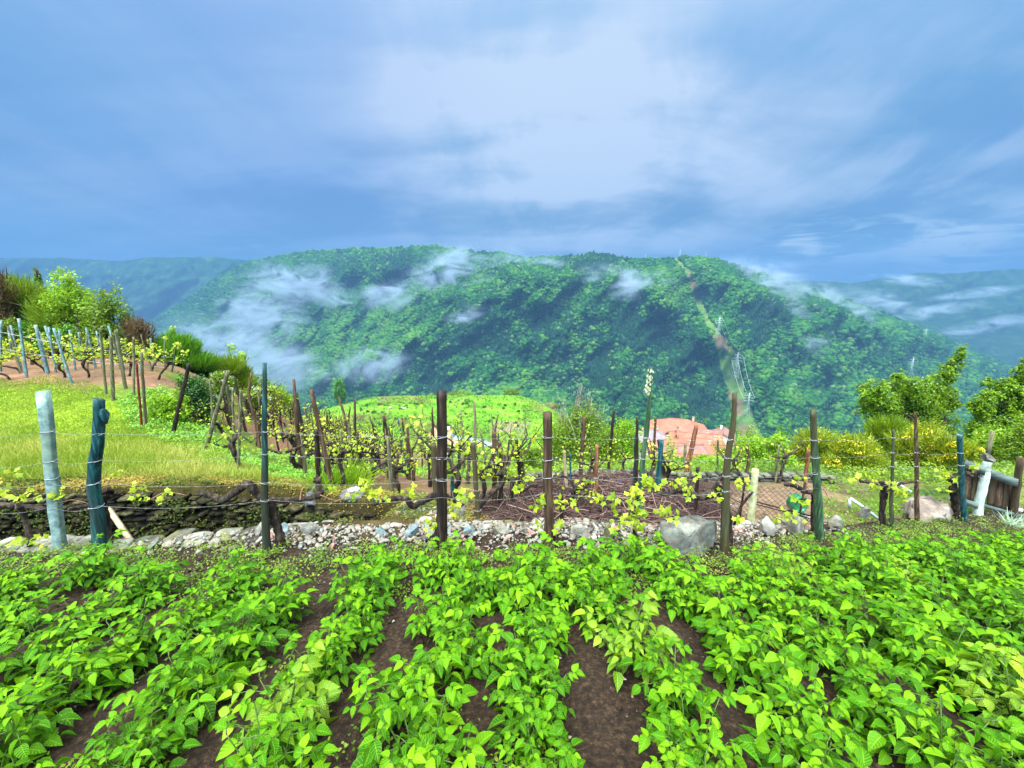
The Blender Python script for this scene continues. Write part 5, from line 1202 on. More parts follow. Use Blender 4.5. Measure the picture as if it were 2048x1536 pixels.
tp = [o for o in bpy.data.objects if o.get('label', '').startswith('tallest pole')][0]
pb = MB(); bx = PT(1302, 736, 3.9) - np.array(tp.location)
for i in range(90):
    f = rng.random(); p = np.array([bx[0] - f * .02, 0, bx[2] - f * .26]); a = rng.random() * 6.28; d = np.array([cos(a), sin(a), .1])
    scatter(pb, QUAD_LEAF[0], QUAD_LEAF[1], QUAD_LEAF[2], frames(np.array([[rng.normal()*.4, 0, -1]]), d[None]), (p + d * .022)[None], np.array([.035]), rng.random())
pb.build('peeling_bark', LIGHTW if False else leaf_mat('shredded bark', (.42, .44, .22), (.62, .66, .38), (.80, .82, .58), trans=.2), tp)
CG = 'bluish concrete posts of the upper left vineyard'
for b, t, w_, lab in [((54,757),(38,637),7,'tallest bluish concrete post of the upper left vineyard'),((144,768),(107,656),6,'bluish concrete post leaning furthest left at the edge of the grass'),((95,748),(71,650),8,'wide bluish concrete post between the two leaning ones'),((1,744),(2,641),6,'bluish concrete post at the very left edge of the picture'),
        ((44,742),(21,650),5,None),((112,745),(97,654),5,None),((151,742),(139,660),5,None),((192,738),(172,655),5,None),((167,737),(157,665),4,None),((205,735),(193,662),4,None),((248,740),(232,668),5,None),((128,752),(118,660),5,None),((280,740),(285,705),5,None)]:
    post(lab or 'thin bluish concrete post among yellow green vines up on the left', b, t, w_, CONC, square=True, group=None if lab else CG, name='concrete_post', cat='post', taper=.95)
post('square yellow green concrete post in front of the netting fence', (1501,1049), (1511,938), 14, CONCY, square=.4, name='concrete_post', cat='post', taper=.95, Y=4.0, ties=[985])

# ================================================================== grape vines
VBARK = noise_mat('vine bark', [(0, (.006, .004, .003)), (.45, (.028, .018, .012)), (.8, (.085, .060, .040)), (1, (.18, .15, .09))], scale=26, detail=8, rough=.9, bstr=1.0, bdist=.012, stretch=(1, 1, .35), layer=(6, .6, .72, (.07, .08, .03), .6))
CANE = noise_mat('reddish cane', [(0, (.14, .06, .03)), (1, (.36, .20, .11))], scale=20, rough=.7, bstr=.2)
def leaf_tuft(mb, cen, r, n, size, tmpl=VINE_LEAF, var=(0, 1), flat=.8, droop=.2):
    cen = np.atleast_2d(cen); k = rng.integers(0, len(cen), n); p = cen[k] + rand_dirs(n) * (rng.random(n) ** .5)[:, None] * np.array([r, r, r * flat])
    nrm = unit(rand_dirs(n) + [0, -.5, .9]); f = unit(rand_dirs(n) + [0, 0, -droop]); f = unit(f - nrm * (f * nrm).sum(1, keepdims=True))
    scatter(mb, tmpl[0], tmpl[1], tmpl[2], frames(f, nrm), p, size * rng.uniform(.45, 1.25, n), var[0] + (var[1] - var[0]) * rng.random(n))
def vine_proto(label, group, s, leaves, lsize=.085, loc=(0, 0, 0), arms=3, hgt=.55):
    o = empty('grape_vine', loc, label, 'vine', group); mb = MB(); fb = MB()
    lean = rng.normal(size=2) * .16; h = hgt * rng.uniform(.8, 1.2)
    P_ = np.array([(0, 0, -.1), (lean[0]*.2 + .04, lean[1]*.2, h*.3), (lean[0]*.8 - .05, lean[1], h*.65), (lean[0], lean[1], h)])
    tube(mb, P_, [.036, .026, .030, .042], 8, .28, sub=14)
    tips = []
    for a in range(arms):
        th = a * 2 * pi / arms + rng.normal() * .5; L = rng.uniform(.28, .55); d = np.array([cos(th), sin(th) * .6, 0])
        q = [P_[-1] - [0, 0, .02], P_[-1] + d * L * .45 + [0, 0, rng.uniform(-.08, .12)], P_[-1] + d * L + [0, 0, rng.uniform(-.02, .28)]]
        tube(mb, q, [.028, .016, .009], 7, .3, sub=12); tips += [q[1], q[2], (q[1] + q[2]) / 2]
        for _ in range(1):
            e = q[2] if rng.random() < .6 else q[1]; w_ = e + rng.normal(size=3) * [.16, .1, .05] + [0, 0, rng.uniform(.1, .26)]
            tube(mb, [e, (e + w_) / 2 + rng.normal(size=3) * .03, w_], [.007, .005, .003], 4, sub=5); tips.append(w_)
    mb.build('trunk', VBARK, o)
    leaf_tuft(fb, np.array(tips), .13, leaves, lsize); fb.build('foliage', L_VINE, o)
    KIDS[o.name] = [c for c in (bpy.data.objects[-1],) if False] or [c for c in bpy.data.objects if c.parent == o]
    return o
def in_poly(px, py, poly):
    c = False; j = len(poly) - 1
    for i in range(len(poly)):
        if (poly[i][1] > py) != (poly[j][1] > py) and px < (poly[j][0] - poly[i][0]) * (py - poly[i][1]) / (poly[j][1] - poly[i][1]) + poly[i][0]: c = not c
        j = i
    return c
PA = [(480,905),(560,862),(620,848),(690,868),(740,905),(830,932),(1010,942),(1060,950),(1000,978),(880,975),(760,968),(640,960),(520,948)]
PB = [(-60,712),(200,705),(300,725),(350,742),(300,768),(160,762),(-60,764)]
PC = [(400,800),(500,800),(570,832),(600,858),(500,915),(420,910)]
VGRP = {'m': ('knotty black grape vine with young yellow green leaves behind the near row of stakes', 'grape vines of the middle vineyard'),
        'u': ('low grape vine thick with yellow leaves in the upper left vineyard', 'grape vines of the upper left vineyard')}
protos = {}
def put_vine(kind, X, Y, sc=1.0, i=[0]):
    i[0] += 1; v = i[0] % 6; z = H(X, Y); key = (kind, v)
    if key not in protos:
        lab, grp = VGRP[kind]; o = vine_proto(lab, grp, 1, 58 if kind == 'm' else 120, .058 if kind == 'm' else .085, (X, Y, z), arms=2 + v % 3, hgt=.5 if kind == 'm' else .45); protos[key] = o
        o.rotation_euler = (0, 0, 0); o.scale = (sc,) * 3; return o
    return dup(protos[key], (X, Y, z), rng.uniform(0, 6.28), sc * rng.uniform(.85, 1.2))
vpos = []
for b, t, *_ in mids:
    if b[0] < 460 or b[0] > 1110: continue
    B = HIT(*b); X, Y = B[0] + rng.normal() * .06, B[1] + .10; vpos.append((X, Y)); put_vine('m', X, Y)
SG = 'thin stakes filling the vineyard rows'
def stake_proto(mat, label, grp, square=False, hgt=1.25, r=.026, name='wooden_stake', cat='stake'):
    o = empty(name, (0, 0, 0), label, cat, grp); mb = MB()
    if square: tube(mb, [(0, 0, -.15), (.01, 0, hgt * .5), (.03, 0, hgt)], [r * 1.25, r * 1.2, r * 1.15], 4)
    else: tube(mb, [(0, 0, -.15), (rng.normal() * .02, 0, hgt * .35), (rng.normal() * .03, 0, hgt * .7), (rng.normal() * .05, 0, hgt)], [r * 1.1, r, r * .85, r * .6], 8, .08, sub=12)
    mb.build('stake_body', mat, o); KIDS[o.name] = [c for c in bpy.data.objects if c.parent == o]; return o
sprot = {}
def put_stake(k, X, Y, sc=1.0):
    spec = [(WOODB, 'm'), (WOODG, 'm'), (WOODK, 'm'), (CONC, 'u'), (WOODG, 'u'), (TEALP, 'm')][k]
    z = H(X, Y)
    if k not in sprot:
        lab = 'thin stake in the rows of the middle vineyard' if spec[1] == 'm' else 'thin post in the rows of the upper left vineyard'
        o = stake_proto(spec[0], {0: 'thin brown ', 1: 'thin mossy ', 2: 'thin black ', 3: 'thin bluish ', 4: 'thin mossy ', 5: 'thin teal '}[k] + lab[5:], 'thin ' + lab[5:] + ', kind %s' % ['brown', 'mossy', 'black', 'bluish', 'mossy', 'teal'][k], square=(k == 3)); sprot[k] = o
        o.location = (X, Y, z); o.scale = (sc,) * 3; o.rotation_euler = (0, 0, 0); return
    o = dup(sprot[k], (X, Y, z), rng.uniform(0, 6.28), sc); o.rotation_euler = (rng.normal() * .07, rng.normal() * .09, rng.uniform(0, 6.28))
cnt = 0
for gx in np.arange(-16, 2, .92):
    for gy in np.arange(5.4, 30, 1.0):
        X, Y = gx + rng.normal() * .2 + (gy % 2) * .4, gy + rng.normal() * .15
        px, py = PIX(X, Y, H(X, Y)); 
        if not (in_poly(px, py, PA) or in_poly(px, py, PC)): continue
        if vpos and min((X - a) ** 2 + (Y - b) ** 2 for a, b in vpos) < .35: continue
        if cnt > 200: continue
        cnt += 1; vpos.append((X, Y)); put_vine('m', X, Y, 1.0)
        if rng.random() < .95: (put_stake(int(rng.choice([0, 1, 2, 0, 1, 2, 5])), X + .1, Y - .08, rng.uniform(.85, 1.35) * (1 if Y < 11 else .68)), put_stake(int(rng.choice([0, 1, 2])), X + rng.uniform(-.5, .5), Y + rng.uniform(.3, .6), rng.uniform(.6, 1.2)) if rng.random() < .8 else None)
for a_, b_ in [(1010,1028),(1130,1030),(1195,1005),(1280,985),(1318,990),(1160,968),(1235,955),(1330,962),(1430,965),(1480,968),(1550,968),(1085,975),(960,1030)]:
    B = HIT(a_, b_, 9); put_vine('m', B[0] + .08, B[1] + .05, .8)
for gy in (11.0, 12.0, 13.1, 14.3):
    for gx in np.arange(-19, -8.5, 1.0):
        X, Y = gx + rng.normal() * .15, gy + rng.normal() * .1; px, py = PIX(X, Y, H(X, Y))
        if not in_poly(px, py, PB): continue
        put_vine('u', X, Y, 1.0)
        if gy > 11.5 and rng.random() < .55: put_stake(3 if rng.random() < .6 else 4, X + .1, Y - .05, rng.uniform(.9, 1.15))

def fgvine(label, foot, Y, woods, tufts, canes=(), lsize=.075, name='grape_vine'):
    """vine of the near row: woods = lists of (picture x, y, radius px); tufts = (x, y, radius px, number of leaves)"""
    X = tX(*foot) * Y; z0 = H(X, Y); o = empty(name, (X, Y, z0), label, 'vine'); org = np.array([X, Y, z0]); k = Y / F
    mb = MB()
    for wd in woods:
        P_ = np.array([PT(a, b, Y + .06 + .02 * sin(i * 1.7)) - org for i, (a, b, r) in enumerate(wd)]); 
        if abs(wd[0][1] - foot[1]) < 3: P_[0, 2] = -.08
        tube(mb, P_, [r * k for *_, r in wd], 9, .25, sub=max(14, 5 * len(wd)))
    for a, b, r in [(w_[-1][0], w_[-1][1], w_[-1][2]) for w_ in woods]:
        p = PT(a, b, Y + .06) - org; V, Fq = ICO2; mb.add(rock_verts(V, (r * k * 1.5,) * 3, 6, .3) + p, Fq)
    mb.build('trunk', VBARK, o)
    if canes:
        cb = MB()
        for c in canes: tube(cb, [PT(a, b, Y - .02 + .03 * i) - org for i, (a, b) in enumerate(c)], [.0055, .004, .003][:len(c)] if len(c) <= 3 else .004, 5, .1, sub=10)
        cb.build('cane', CANE, o)
    fb = MB()
    for a, b, r, n in tufts: leaf_tuft(fb, PT(a, b, Y - .03) - org, r * k, n, lsize)
    fb.build('foliage', L_VINE, o); return o
E_ = lambda px: float(edge(tX(px, 1110) * 3.0))
fgvine('vine arm with yellow leaves tied across the pale concrete post', (66,1118), E_(100) + .02, [[(66,1118,7),(60,1095,6),(62,1080,6)],[(62,1085,6),(52,1045,5),(40,1012,6)],[(-20,1010,6),(40,1012,6),(95,1018,4)]],
       [(20,950,18,10),(8,985,16,8),(52,990,20,16),(100,988,18,16),(60,1082,20,16),(30,1090,14,8),(85,1092,12,8),(120,990,14,8)], [[(95,1018),(140,1000),(180,1008)]], .055)
fgvine('black vine trunk leaning on the fat blue green stake', (224,1120), E_(208) + .08, [[(224,1120,9),(214,1060,8),(204,1010,9),(210,985,10)],[(204,1010,6),(170,1012,5),(140,1018,3)]],
       [(230,948,13,8),(286,988,17,12),(277,975,12,6),(326,986,13,8),(320,1000,9,4)], [[(210,985),(225,960),(262,975)],[(300,1000),(330,985),(372,990)]], .055)
fgvine('long armed black vine on the tall blue green stake', (556,1112), E_(540) + .03, [[(556,1114,13),(560,1075,11),(548,1035,9),(540,1005,9)],[(540,1003,8),(515,990,8),(497,968,9),(470,984,8),(445,1000,8),(420,990,7),(400,986,6)],[(540,1000,8),(580,1000,6),(620,996,6),(640,986,8),(634,960,6)]],
       [(735,970,16,10),(750,992,14,8),(770,1000,10,5),(700,990,18,8),(662,980,12,5)], [[(600,1000),(602,985),(606,975)],[(640,990),(680,1000),(730,962)]], .055)
fgvine('black vine arm reaching left from the dark central post', (872,1112), E_(884) + .05, [[(872,1114,11),(876,1060,8),(884,1000,8)],[(884,985,8),(850,1000,7),(825,1012,7),(812,998,6),(785,997,6),(750,1006,5)],[(884,985,5),(905,1000,4),(925,1010,3)]],
       [(822,985,18,14),(740,985,16,12),(735,960,14,8),(860,1052,18,12),(900,1080,12,9),(905,1015,14,10),(925,985,15,10),(920,1008,12,8)], [[(884,990),(905,1000),(905,985)]], .06)
fgvine('slender vine with pale leaves on the brown flat topped stake', (1103,1112), E_(1098) + .03, [[(1106,1114,5),(1107,1060,4),(1100,1000,3)],[(1084,972,3),(1068,970,3),(1040,985,2)]],
       [(1075,998,16,12),(1118,1002,14,12),(1070,1010,10,6),(1115,1050,16,12),(1075,1050,10,6),(1150,1005,10,7),(1035,975,12,8),(1055,960,10,6)], [], .06)
fgvine('upright vine stem wrapped in bright yellow green leaves', (1270,1096), E_(1275) - .02, [[(1270,1098,5),(1270,1040,4),(1274,985,3)]],
       [(1274,978,12,12),(1270,1000,22,26),(1276,1025,14,18),(1277,1050,14,18),(1272,1085,10,9),(1235,1042,20,22),(1262,1040,12,10),(1295,962,16,14),(1300,970,10,6),(1230,1000,12,8),(1195,998,14,12),(1335,1030,24,20),(1318,970,9,6)], [], .06)
fgvine('thick black vine arm sagging left from the tall curved green stake', (1462,1092), E_(1450) + .05, [[(1460,1094,10),(1456,1040,8),(1446,990,9),(1440,972,8)],[(1440,970,10),(1425,985,10),(1400,994,9),(1375,988,8),(1360,980,6),(1335,988,4),(1300,982,3)],[(1468,1050,3),(1484,1010,3),(1505,985,2)]],
       [(1368,965,18,18),(1375,985,14,10),(1432,990,14,10),(1395,950,10,6),(1480,965,16,10),(1475,1040,12,8),(1350,968,9,5),(1482,975,10,6)], [[(1440,968),(1462,985),(1480,990)]], .06)
fgvine('dark vine arm with yellow leaves beside the mossy grey green stake', (1622,1076), E_(1600) + .45, [[(1625,1078,4),(1626,1020,4),(1628,988,5)],[(1628,985,5),(1608,982,5),(1590,972,5),(1573,968,4)]],
       [(1572,1028,14,12),(1590,1038,16,14),(1610,1005,12,9),(1594,962,10,6),(1610,955,9,6),(1590,1000,8,4),(1555,1035,12,8)], [[(1628,985),(1645,978),(1655,992)]], .065)
fgvine('black forked vine trunk beside the thin green stake', (1770,1057), 4.35, [[(1770,1059,7),(1764,1025,6),(1768,985,6),(1766,970,6)],[(1766,972,4),(1740,965,4),(1722,962,3)],[(1774,985,3),(1800,968,3),(1835,962,2)]],
       [(1745,958,14,12),(1755,972,10,8),(1775,965,9,6),(1800,985,20,22),(1700,960,14,10),(1790,1010,12,10),(1720,950,10,6)], [[(1835,962),(1850,970),(1855,978)]], .07)
fgvine('crooked grey brown vine trunk beside the stout grey stake', (1914,1038), 5.0, [[(1914,1040,7),(1910,1005,7),(1906,975,7),(1900,955,6)],[(1900,955,4),(1925,945,4),(1945,950,5),(1950,940,3)]],
       [(1895,955,16,14),(1885,975,14,12),(1945,935,10,8),(1950,930,9,6),(1890,940,14,10)], [[(1910,965),(1930,960),(1937,966)]], .075)

# ------------------------------------------------------------------ trellis wires of the near row
WP = {  # stake foot x -> (distance, heights of the wires in the picture)
 -60: (2.94, (875, 935, 970, 1020)), 100: (2.94, (862, 922, 966, 1014)), 198: (2.94, (867, 921, 966, 1012)), 536: (2.95, (863, 908, 965, 1000)), 883: (2.95, (873, 915, 958, 995)), 1096: (3.0, (873, 918, 953, 985)),
 1292: (3.06, (875, 917, 952, 983)), 1458: (3.14, (878, 915, 951, 981)), 1630: (3.62, (880, 914, 945, 976)), 1784: (4.3, (875, 905, 933, 968)), 1832: (4.6, (873, 905, 932, 968)), 1922: (4.95, (870, 905, 930, 962))}
for k in range(4):
    mb = MB(); ks = sorted(WP); P_ = []
    for a, b in zip(ks[:-1], ks[1:]):
        p0, p1 = PT(a, WP[a][1][k], WP[a][0] - .025), PT(b, WP[b][1][k], WP[b][0] - .025)
        for f in np.linspace(0, 1, 9)[:-1]: q = p0 * (1 - f) + p1 * f; q[2] -= .02 * 4 * f * (1 - f) * (1 + .4 * k); P_.append(q)
    P_.append(p1); tube(mb, P_, .0010, 5, caps=False)
    tag(mb.build('trellis_wire', noise_mat('dull wire', [(0, (.12, .12, .11)), (1, (.34, .34, .32))], scale=20, rough=.6, bstr=0)), ['top trellis wire along the near row of stakes', 'second trellis wire from the top along the near row', 'third trellis wire from the top along the near row', 'lowest trellis wire along the near row of stakes'][k], 'wire')
for (a, b, Ya, c, d, Yb, lab) in [(-40, 655, 10.9, 345, 715, 13, 'upper wire strung between the bluish concrete posts'), (-40, 690, 10.9, 345, 735, 13, 'lower wire strung between the bluish concrete posts')]:
    mb = MB(); P0, P1 = PT(a, b, Ya), PT(c, d, Yb); f = np.linspace(0, 1, 20)[:, None]; tube(mb, P0 * (1 - f) + P1 * f - np.array([0, 0, 1]) * (4 * f * (1 - f)) * .12, .006, 4); tag(mb.build('trellis_wire', STEELW), lab, 'wire')

# ================================================================== cut twigs, netting, gate and odds
TWIG = leaf_mat('cut twigs', (.030, .014, .012), (.085, .042, .034), (.30, .19, .14), rough=.8, trans=0)
def brush_heap():
    mb = MB(); poly = [(950,1025),(985,985),(1060,965),(1240,957),(1330,965),(1440,985),(1450,1030),(1350,1048),(1000,1050)]; n = 0
    while n < 2300:
        px, py = rng.uniform(940, 1460), rng.uniform(955, 1052)
        if not in_poly(px, py, poly): continue
        h = None; Y = math.exp(np.interp(py, [955, 1052], [math.log(6.1), math.log(3.55)])); X = tX(px, py) * Y; z = H(X, Y)
        hump = .20 * math.exp(-((px - 1190) / 190) ** 2 - ((py - 985) / 45) ** 2) + .03
        p = np.array([X, Y, z + hump * rng.random() + .01]); a = rng.random() * 2 * pi; L = rng.uniform(.15, .75); d = np.array([cos(a), sin(a), rng.normal() * .12])
        c = np.cross(d, [0, 0, 1]) * rng.normal() * .25 * L
        v = rng.random() ** 2.2; r = rng.uniform(.003, .007)
        tube(mb, [p - d * L / 2, p + c * .6 + [0, 0, .05 * rng.random()], p + d * L / 2 + c * .3], [r, r * .85, r * .4], 4, sub=6, var=v, caps=False); n += 1
    tag(mb.build('brushwood', TWIG), 'heap of cut purplish brown vine twigs on the bare earth', 'brushwood', kind='stuff')
brush_heap()
def netting():
    A, B = PT(1345, 1032, 4.25), PT(1618, 1034, 4.15); A[2] = H(A[0], A[1]); B[2] = H(B[0], B[1]); hgt = .48
    o = empty('netting_fence', A, 'low rusty wire netting fence with a dark bottom rail', 'fence'); D_ = B - A; L = np.linalg.norm(D_[:2])
    mb = MB(); s = .062
    for sg in (1, -1):
        for i in range(int(L / s) + int(hgt / s) + 2):
            P_ = []
            for t in np.linspace(0, hgt, 9):
                u = i * s - hgt * (sg > 0) + sg * t if sg > 0 else i * s - t
                if -1e-6 <= u <= L: P_.append(np.array([D_[0] * u / L, D_[1] * u / L + .015 * sin(9 * u), D_[2] * u / L + t + .03 * sin(5 * u)]))
            if len(P_) > 1: tube(mb, P_, .0024, 4, caps=False)
    mb.build('netting', noise_mat('rusty wire', [(0, (.03, .022, .016)), (1, (.12, .085, .06))], scale=30, rough=.7, bstr=0), o)
    rb = MB(); a, b = PT(1510, 1003, 4.1), PT(1622, 1032, 4.05); tube(rb, [a - A, b - A], .009, 6); tube(rb, [a - A + [.0, 0, -.03], b - A + [0, 0, -.03]], .006, 6); rb.build('rail', WOODK, o)
    for u in (.1, .5, .93):
        pb = MB(); c = D_ * u; tube(pb, [c - [0, 0, .1], c + [0, 0, hgt + .06]], .011, 6); pb.build('post', WOODK, o)
netting()
GRN = noise_mat('green plastic', [(0, (.004, .16, .055)), (1, (.012, .26, .09))], scale=4, rough=.35, bstr=.05, spec=.5)
def lid():
    c = PT(1601, 1010, 4.35); z0 = H(c[0], c[1]); o = empty('plastic_bucket', (c[0], c[1], z0), 'round green plastic bucket on its side beside the mossy stake, bottom facing us', 'bucket')
    r = .105; zc = c[2] - z0; mb = MB(); n = 36; th = np.linspace(0, 2 * pi, n, endpoint=False)
    prof = [(0.001, .012), (.80, .012), (.84, .002), (.90, -.012), (1.0, -.010), (1.03, .004), (1.0, .02), (.97, .10), (.001, .10)]
    V = np.array([[(cos(t) * r * a, b, sin(t) * r * a + zc) for t in th] for a, b in prof]).reshape(-1, 3); V = V @ rotz(.15).T
    mb.add(V, grid_faces(len(prof), n, True)); mb.build('bucket_body', GRN, o)
    hb = MB(); box(hb, (-.05, -.01, -.05), (.05, .10, zc - r * .93)); hb.build('foot', GRN, o)
lid()
def rod(name, label, cat, pts, r, mat, seg=8, square=False):
    Pw = [PT(*p) for p in pts]; org = Pw[0]; mb = MB(); tube(mb, [p - org for p in Pw], r, 4 if square else seg); o = mb.build(name, mat); o.location = tuple(org); return tag(o, label, cat)
PIPE = noise_mat('whitish painted metal', [(0, (.36, .42, .44)), (1, (.66, .70, .70))], scale=12, rough=.5, bstr=.1)
rod('metal_bar', 'whitish metal bar lying aslant on the bare earth right of the mossy stake', 'bar', [(1700,996,4.75),(1728,1015,4.65),(1760,1040,4.5)], .019, PIPE, square=True)
rod('metal_bar', 'short whitish metal bar between the thin green stake and the crooked stake', 'bar', [(1794,966,5.2),(1823,984,5.1)], .015, PIPE, square=True)
rod('metal_bracket', 'short upright metal bracket at the head of the longer whitish bar', 'bracket', [(1699,1016,4.75),(1700,998,4.75)], .02, PIPE, square=True)
rod('plank', 'pale grey plank leaning in the sunken path right of the fat blue green stake', 'plank', [(272,1096,3.6),(218,1018,4.1)], .028, LIGHTW, square=True)
rod('stick', 'thin dark stick standing on top of the white gate post', 'stick', [(1975,915,5.55),(1979,890,5.55),(1985,862,5.55)], .028, WOODG)
rod('rag', 'tiny blue plastic scrap on the heap of cut twigs', 'scrap', [(1236,962,5.75),(1244,966,5.7)], .03, noise_mat('blue plastic', [(0, (.02, .10, .45)), (1, (.06, .22, .7))], scale=8, bstr=0))
# corrugated strip
mb = MB(); u = np.linspace(0, 1, 60); a, b = PT(1845, 985, 6.2), PT(1905, 985, 6.4)
V = np.array([[a * (1 - t) + b * t + [0, .02 * sin(t * 60), -.17 * s] for t in u] for s in np.linspace(0, 1, 14)]); V[..., 1] += (.015 * np.sin(np.linspace(0, 1, 14) * 30))[:, None]
mb.add(V.reshape(-1, 3), grid_faces(14, 60)); V2 = V + [0, .012, 0]; mb.add(V2.reshape(-1, 3), grid_faces(14, 60)[:, ::-1])
tag(mb.build('corrugated_sheet', noise_mat('blue green sheet', [(0, (.03, .12, .13)), (1, (.10, .26, .26))], scale=5, rough=.5)), 'blue green corrugated strip above the smooth pinkish rock', 'metal sheet')
def gate():
    Y = 5.45; foot = PT(1985, 1018, Y); z0 = H(foot[0], Y); o = empty('wooden_gate', (foot[0], Y, z0), 'old brown plank gate hanging between the white post and the right wooden post', 'gate'); org = np.array([foot[0], Y, z0])
    xs = [1932, 1948, 1964, 1981, 1996, 2011, 2024]
    for i, x in enumerate(xs):
        top = np.interp(x, [1930, 2030], [924, 962]); bot = np.interp(x, [1930, 2030], [1001, 1026]); w_ = 7.2 * Y / F
        mb = MB(); p0, p1 = PT(x - 1, bot, Y + .01 * rng.random()) - org, PT(x + 6, top + rng.normal() * 1.5, Y + .05) - org
        V = []
        for f in np.linspace(0, 1, 8):
            c = p0 * (1 - f) + p1 * f; c[0] += rng.normal() * .002
            V += [c + [-w_, -.012, 0], c + [w_, -.012, 0], c + [w_, .012, 0], c + [-w_, .012, 0]]
        mb.add(V, grid_faces(8, 4, True)); mb.Fc.append(np.array([[28, 29, 30, 31], [3, 2, 1, 0]])); mb.build('plank', WOODD2 if i % 2 else WOODB, o)
    for (a, b, c, d, h_) in [(1926, 926, 2034, 966, 9), (1900, 993, 1962, 1014, 6), (1962, 1010, 2040, 1032, 4)]:
        mb = MB(); p0, p1 = PT(a, b, Y - .06) - org, PT(c, d, Y - .06) - org; hh = h_ * Y / F; V = []
        for p in (p0, p1): V += [p + [0, -.02, -hh], p + [0, .02, -hh], p + [0, .02, hh], p + [0, -.02, hh]]
        mb.add(V, grid_faces(2, 4, True)); mb.Fc.append(np.array([[0, 1, 2, 3], [7, 6, 5, 4]])); mb.build('rail', GREYW, o)
WOODD2 = noise_mat('dark mossy plank', [(0, (.025, .018, .008)), (.5, (.065, .045, .020)), (1, (.13, .10, .05))], scale=9, rough=.85, bstr=.9, stretch=(1, 1, .12))
GREYW = noise_mat('grey green board', [(0, (.05, .075, .06)), (.5, (.11, .15, .12)), (1, (.22, .27, .22))], scale=9, rough=.8, bstr=.8, stretch=(.15, 1, 1))
gate()
gp = post('white gate post with peeling greenish paint and a broken top', (1959,1013), (1976,922), 23, noise_mat('peeling white paint', [(0, (.26, .34, .26)), (.5, (.50, .60, .50)), (1, (.70, .76, .68))], scale=9, rough=.8, bstr=.5, layer=(6, .56, .66, (.30, .22, .10), .8), stretch=(1, 1, .5)), Y=5.4, ties=[938,955], taper=.9, name='gate_post', cat='post')
kb = MB(); V, Fq = ICO3; T_ = PT(1976, 916, 5.4) - np.array(gp.location); kb.add(rock_verts(V, (.085, .08, .075), 9, .05) + T_, Fq); kb.build('broken_top', STONE, gp)
post('thick square wooden gate post near the right edge', (2030,1024), (2041,915), 17, WOODD2, Y=5.4, square=.3, taper=1.0, name='gate_post', cat='post')
post('dark wooden post cut by the right edge of the picture', (2056,1020), (2062,925), 14, WOODD2, Y=5.7, square=.2, taper=1.0, name='gate_post', cat='post')
rod('kerb_stone', 'pale slab under the right gate post', 'slab', [(2030,1020,5.9),(2075,1030,5.8)], .05, PIPE, square=True)

# ================================================================== ground cover
def blades(mb, pos, h, w_, var, lean=.45):
    n = len(pos); f = unit(np.stack([rng.normal(size=n) * lean, rng.normal(size=n) * lean, np.ones(n)], 1)); nrm = unit(np.cross(f, rand_dirs(n)))
    tv = np.array([(-.5, 0, 0), (.5, 0, 0), (.4, .5, .04), (-.4, .5, .04), (.12, 1, .22), (-.12, 1, .22)]); tf = np.array([(0, 1, 2, 3), (3, 2, 4, 5)])
    R = frames(f, nrm); h = np.broadcast_to(h, (n,)); R = R * np.stack([np.broadcast_to(w_, (n,)) / h, np.ones(n), np.ones(n)], -1)[:, None, :]
    scatter(mb, tv, tf, np.zeros((6, 2)), R, pos, h, var)
L_GRASS = leaf_mat('grass blades', (.10, .21, .004), (.20, .31, .008), (.43, .44, .09), rough=.6, trans=.3)
L_GRASS2 = leaf_mat('clover', (.05, .17, .006), (.12, .32, .010), (.26, .44, .03), rough=.5, trans=.3)
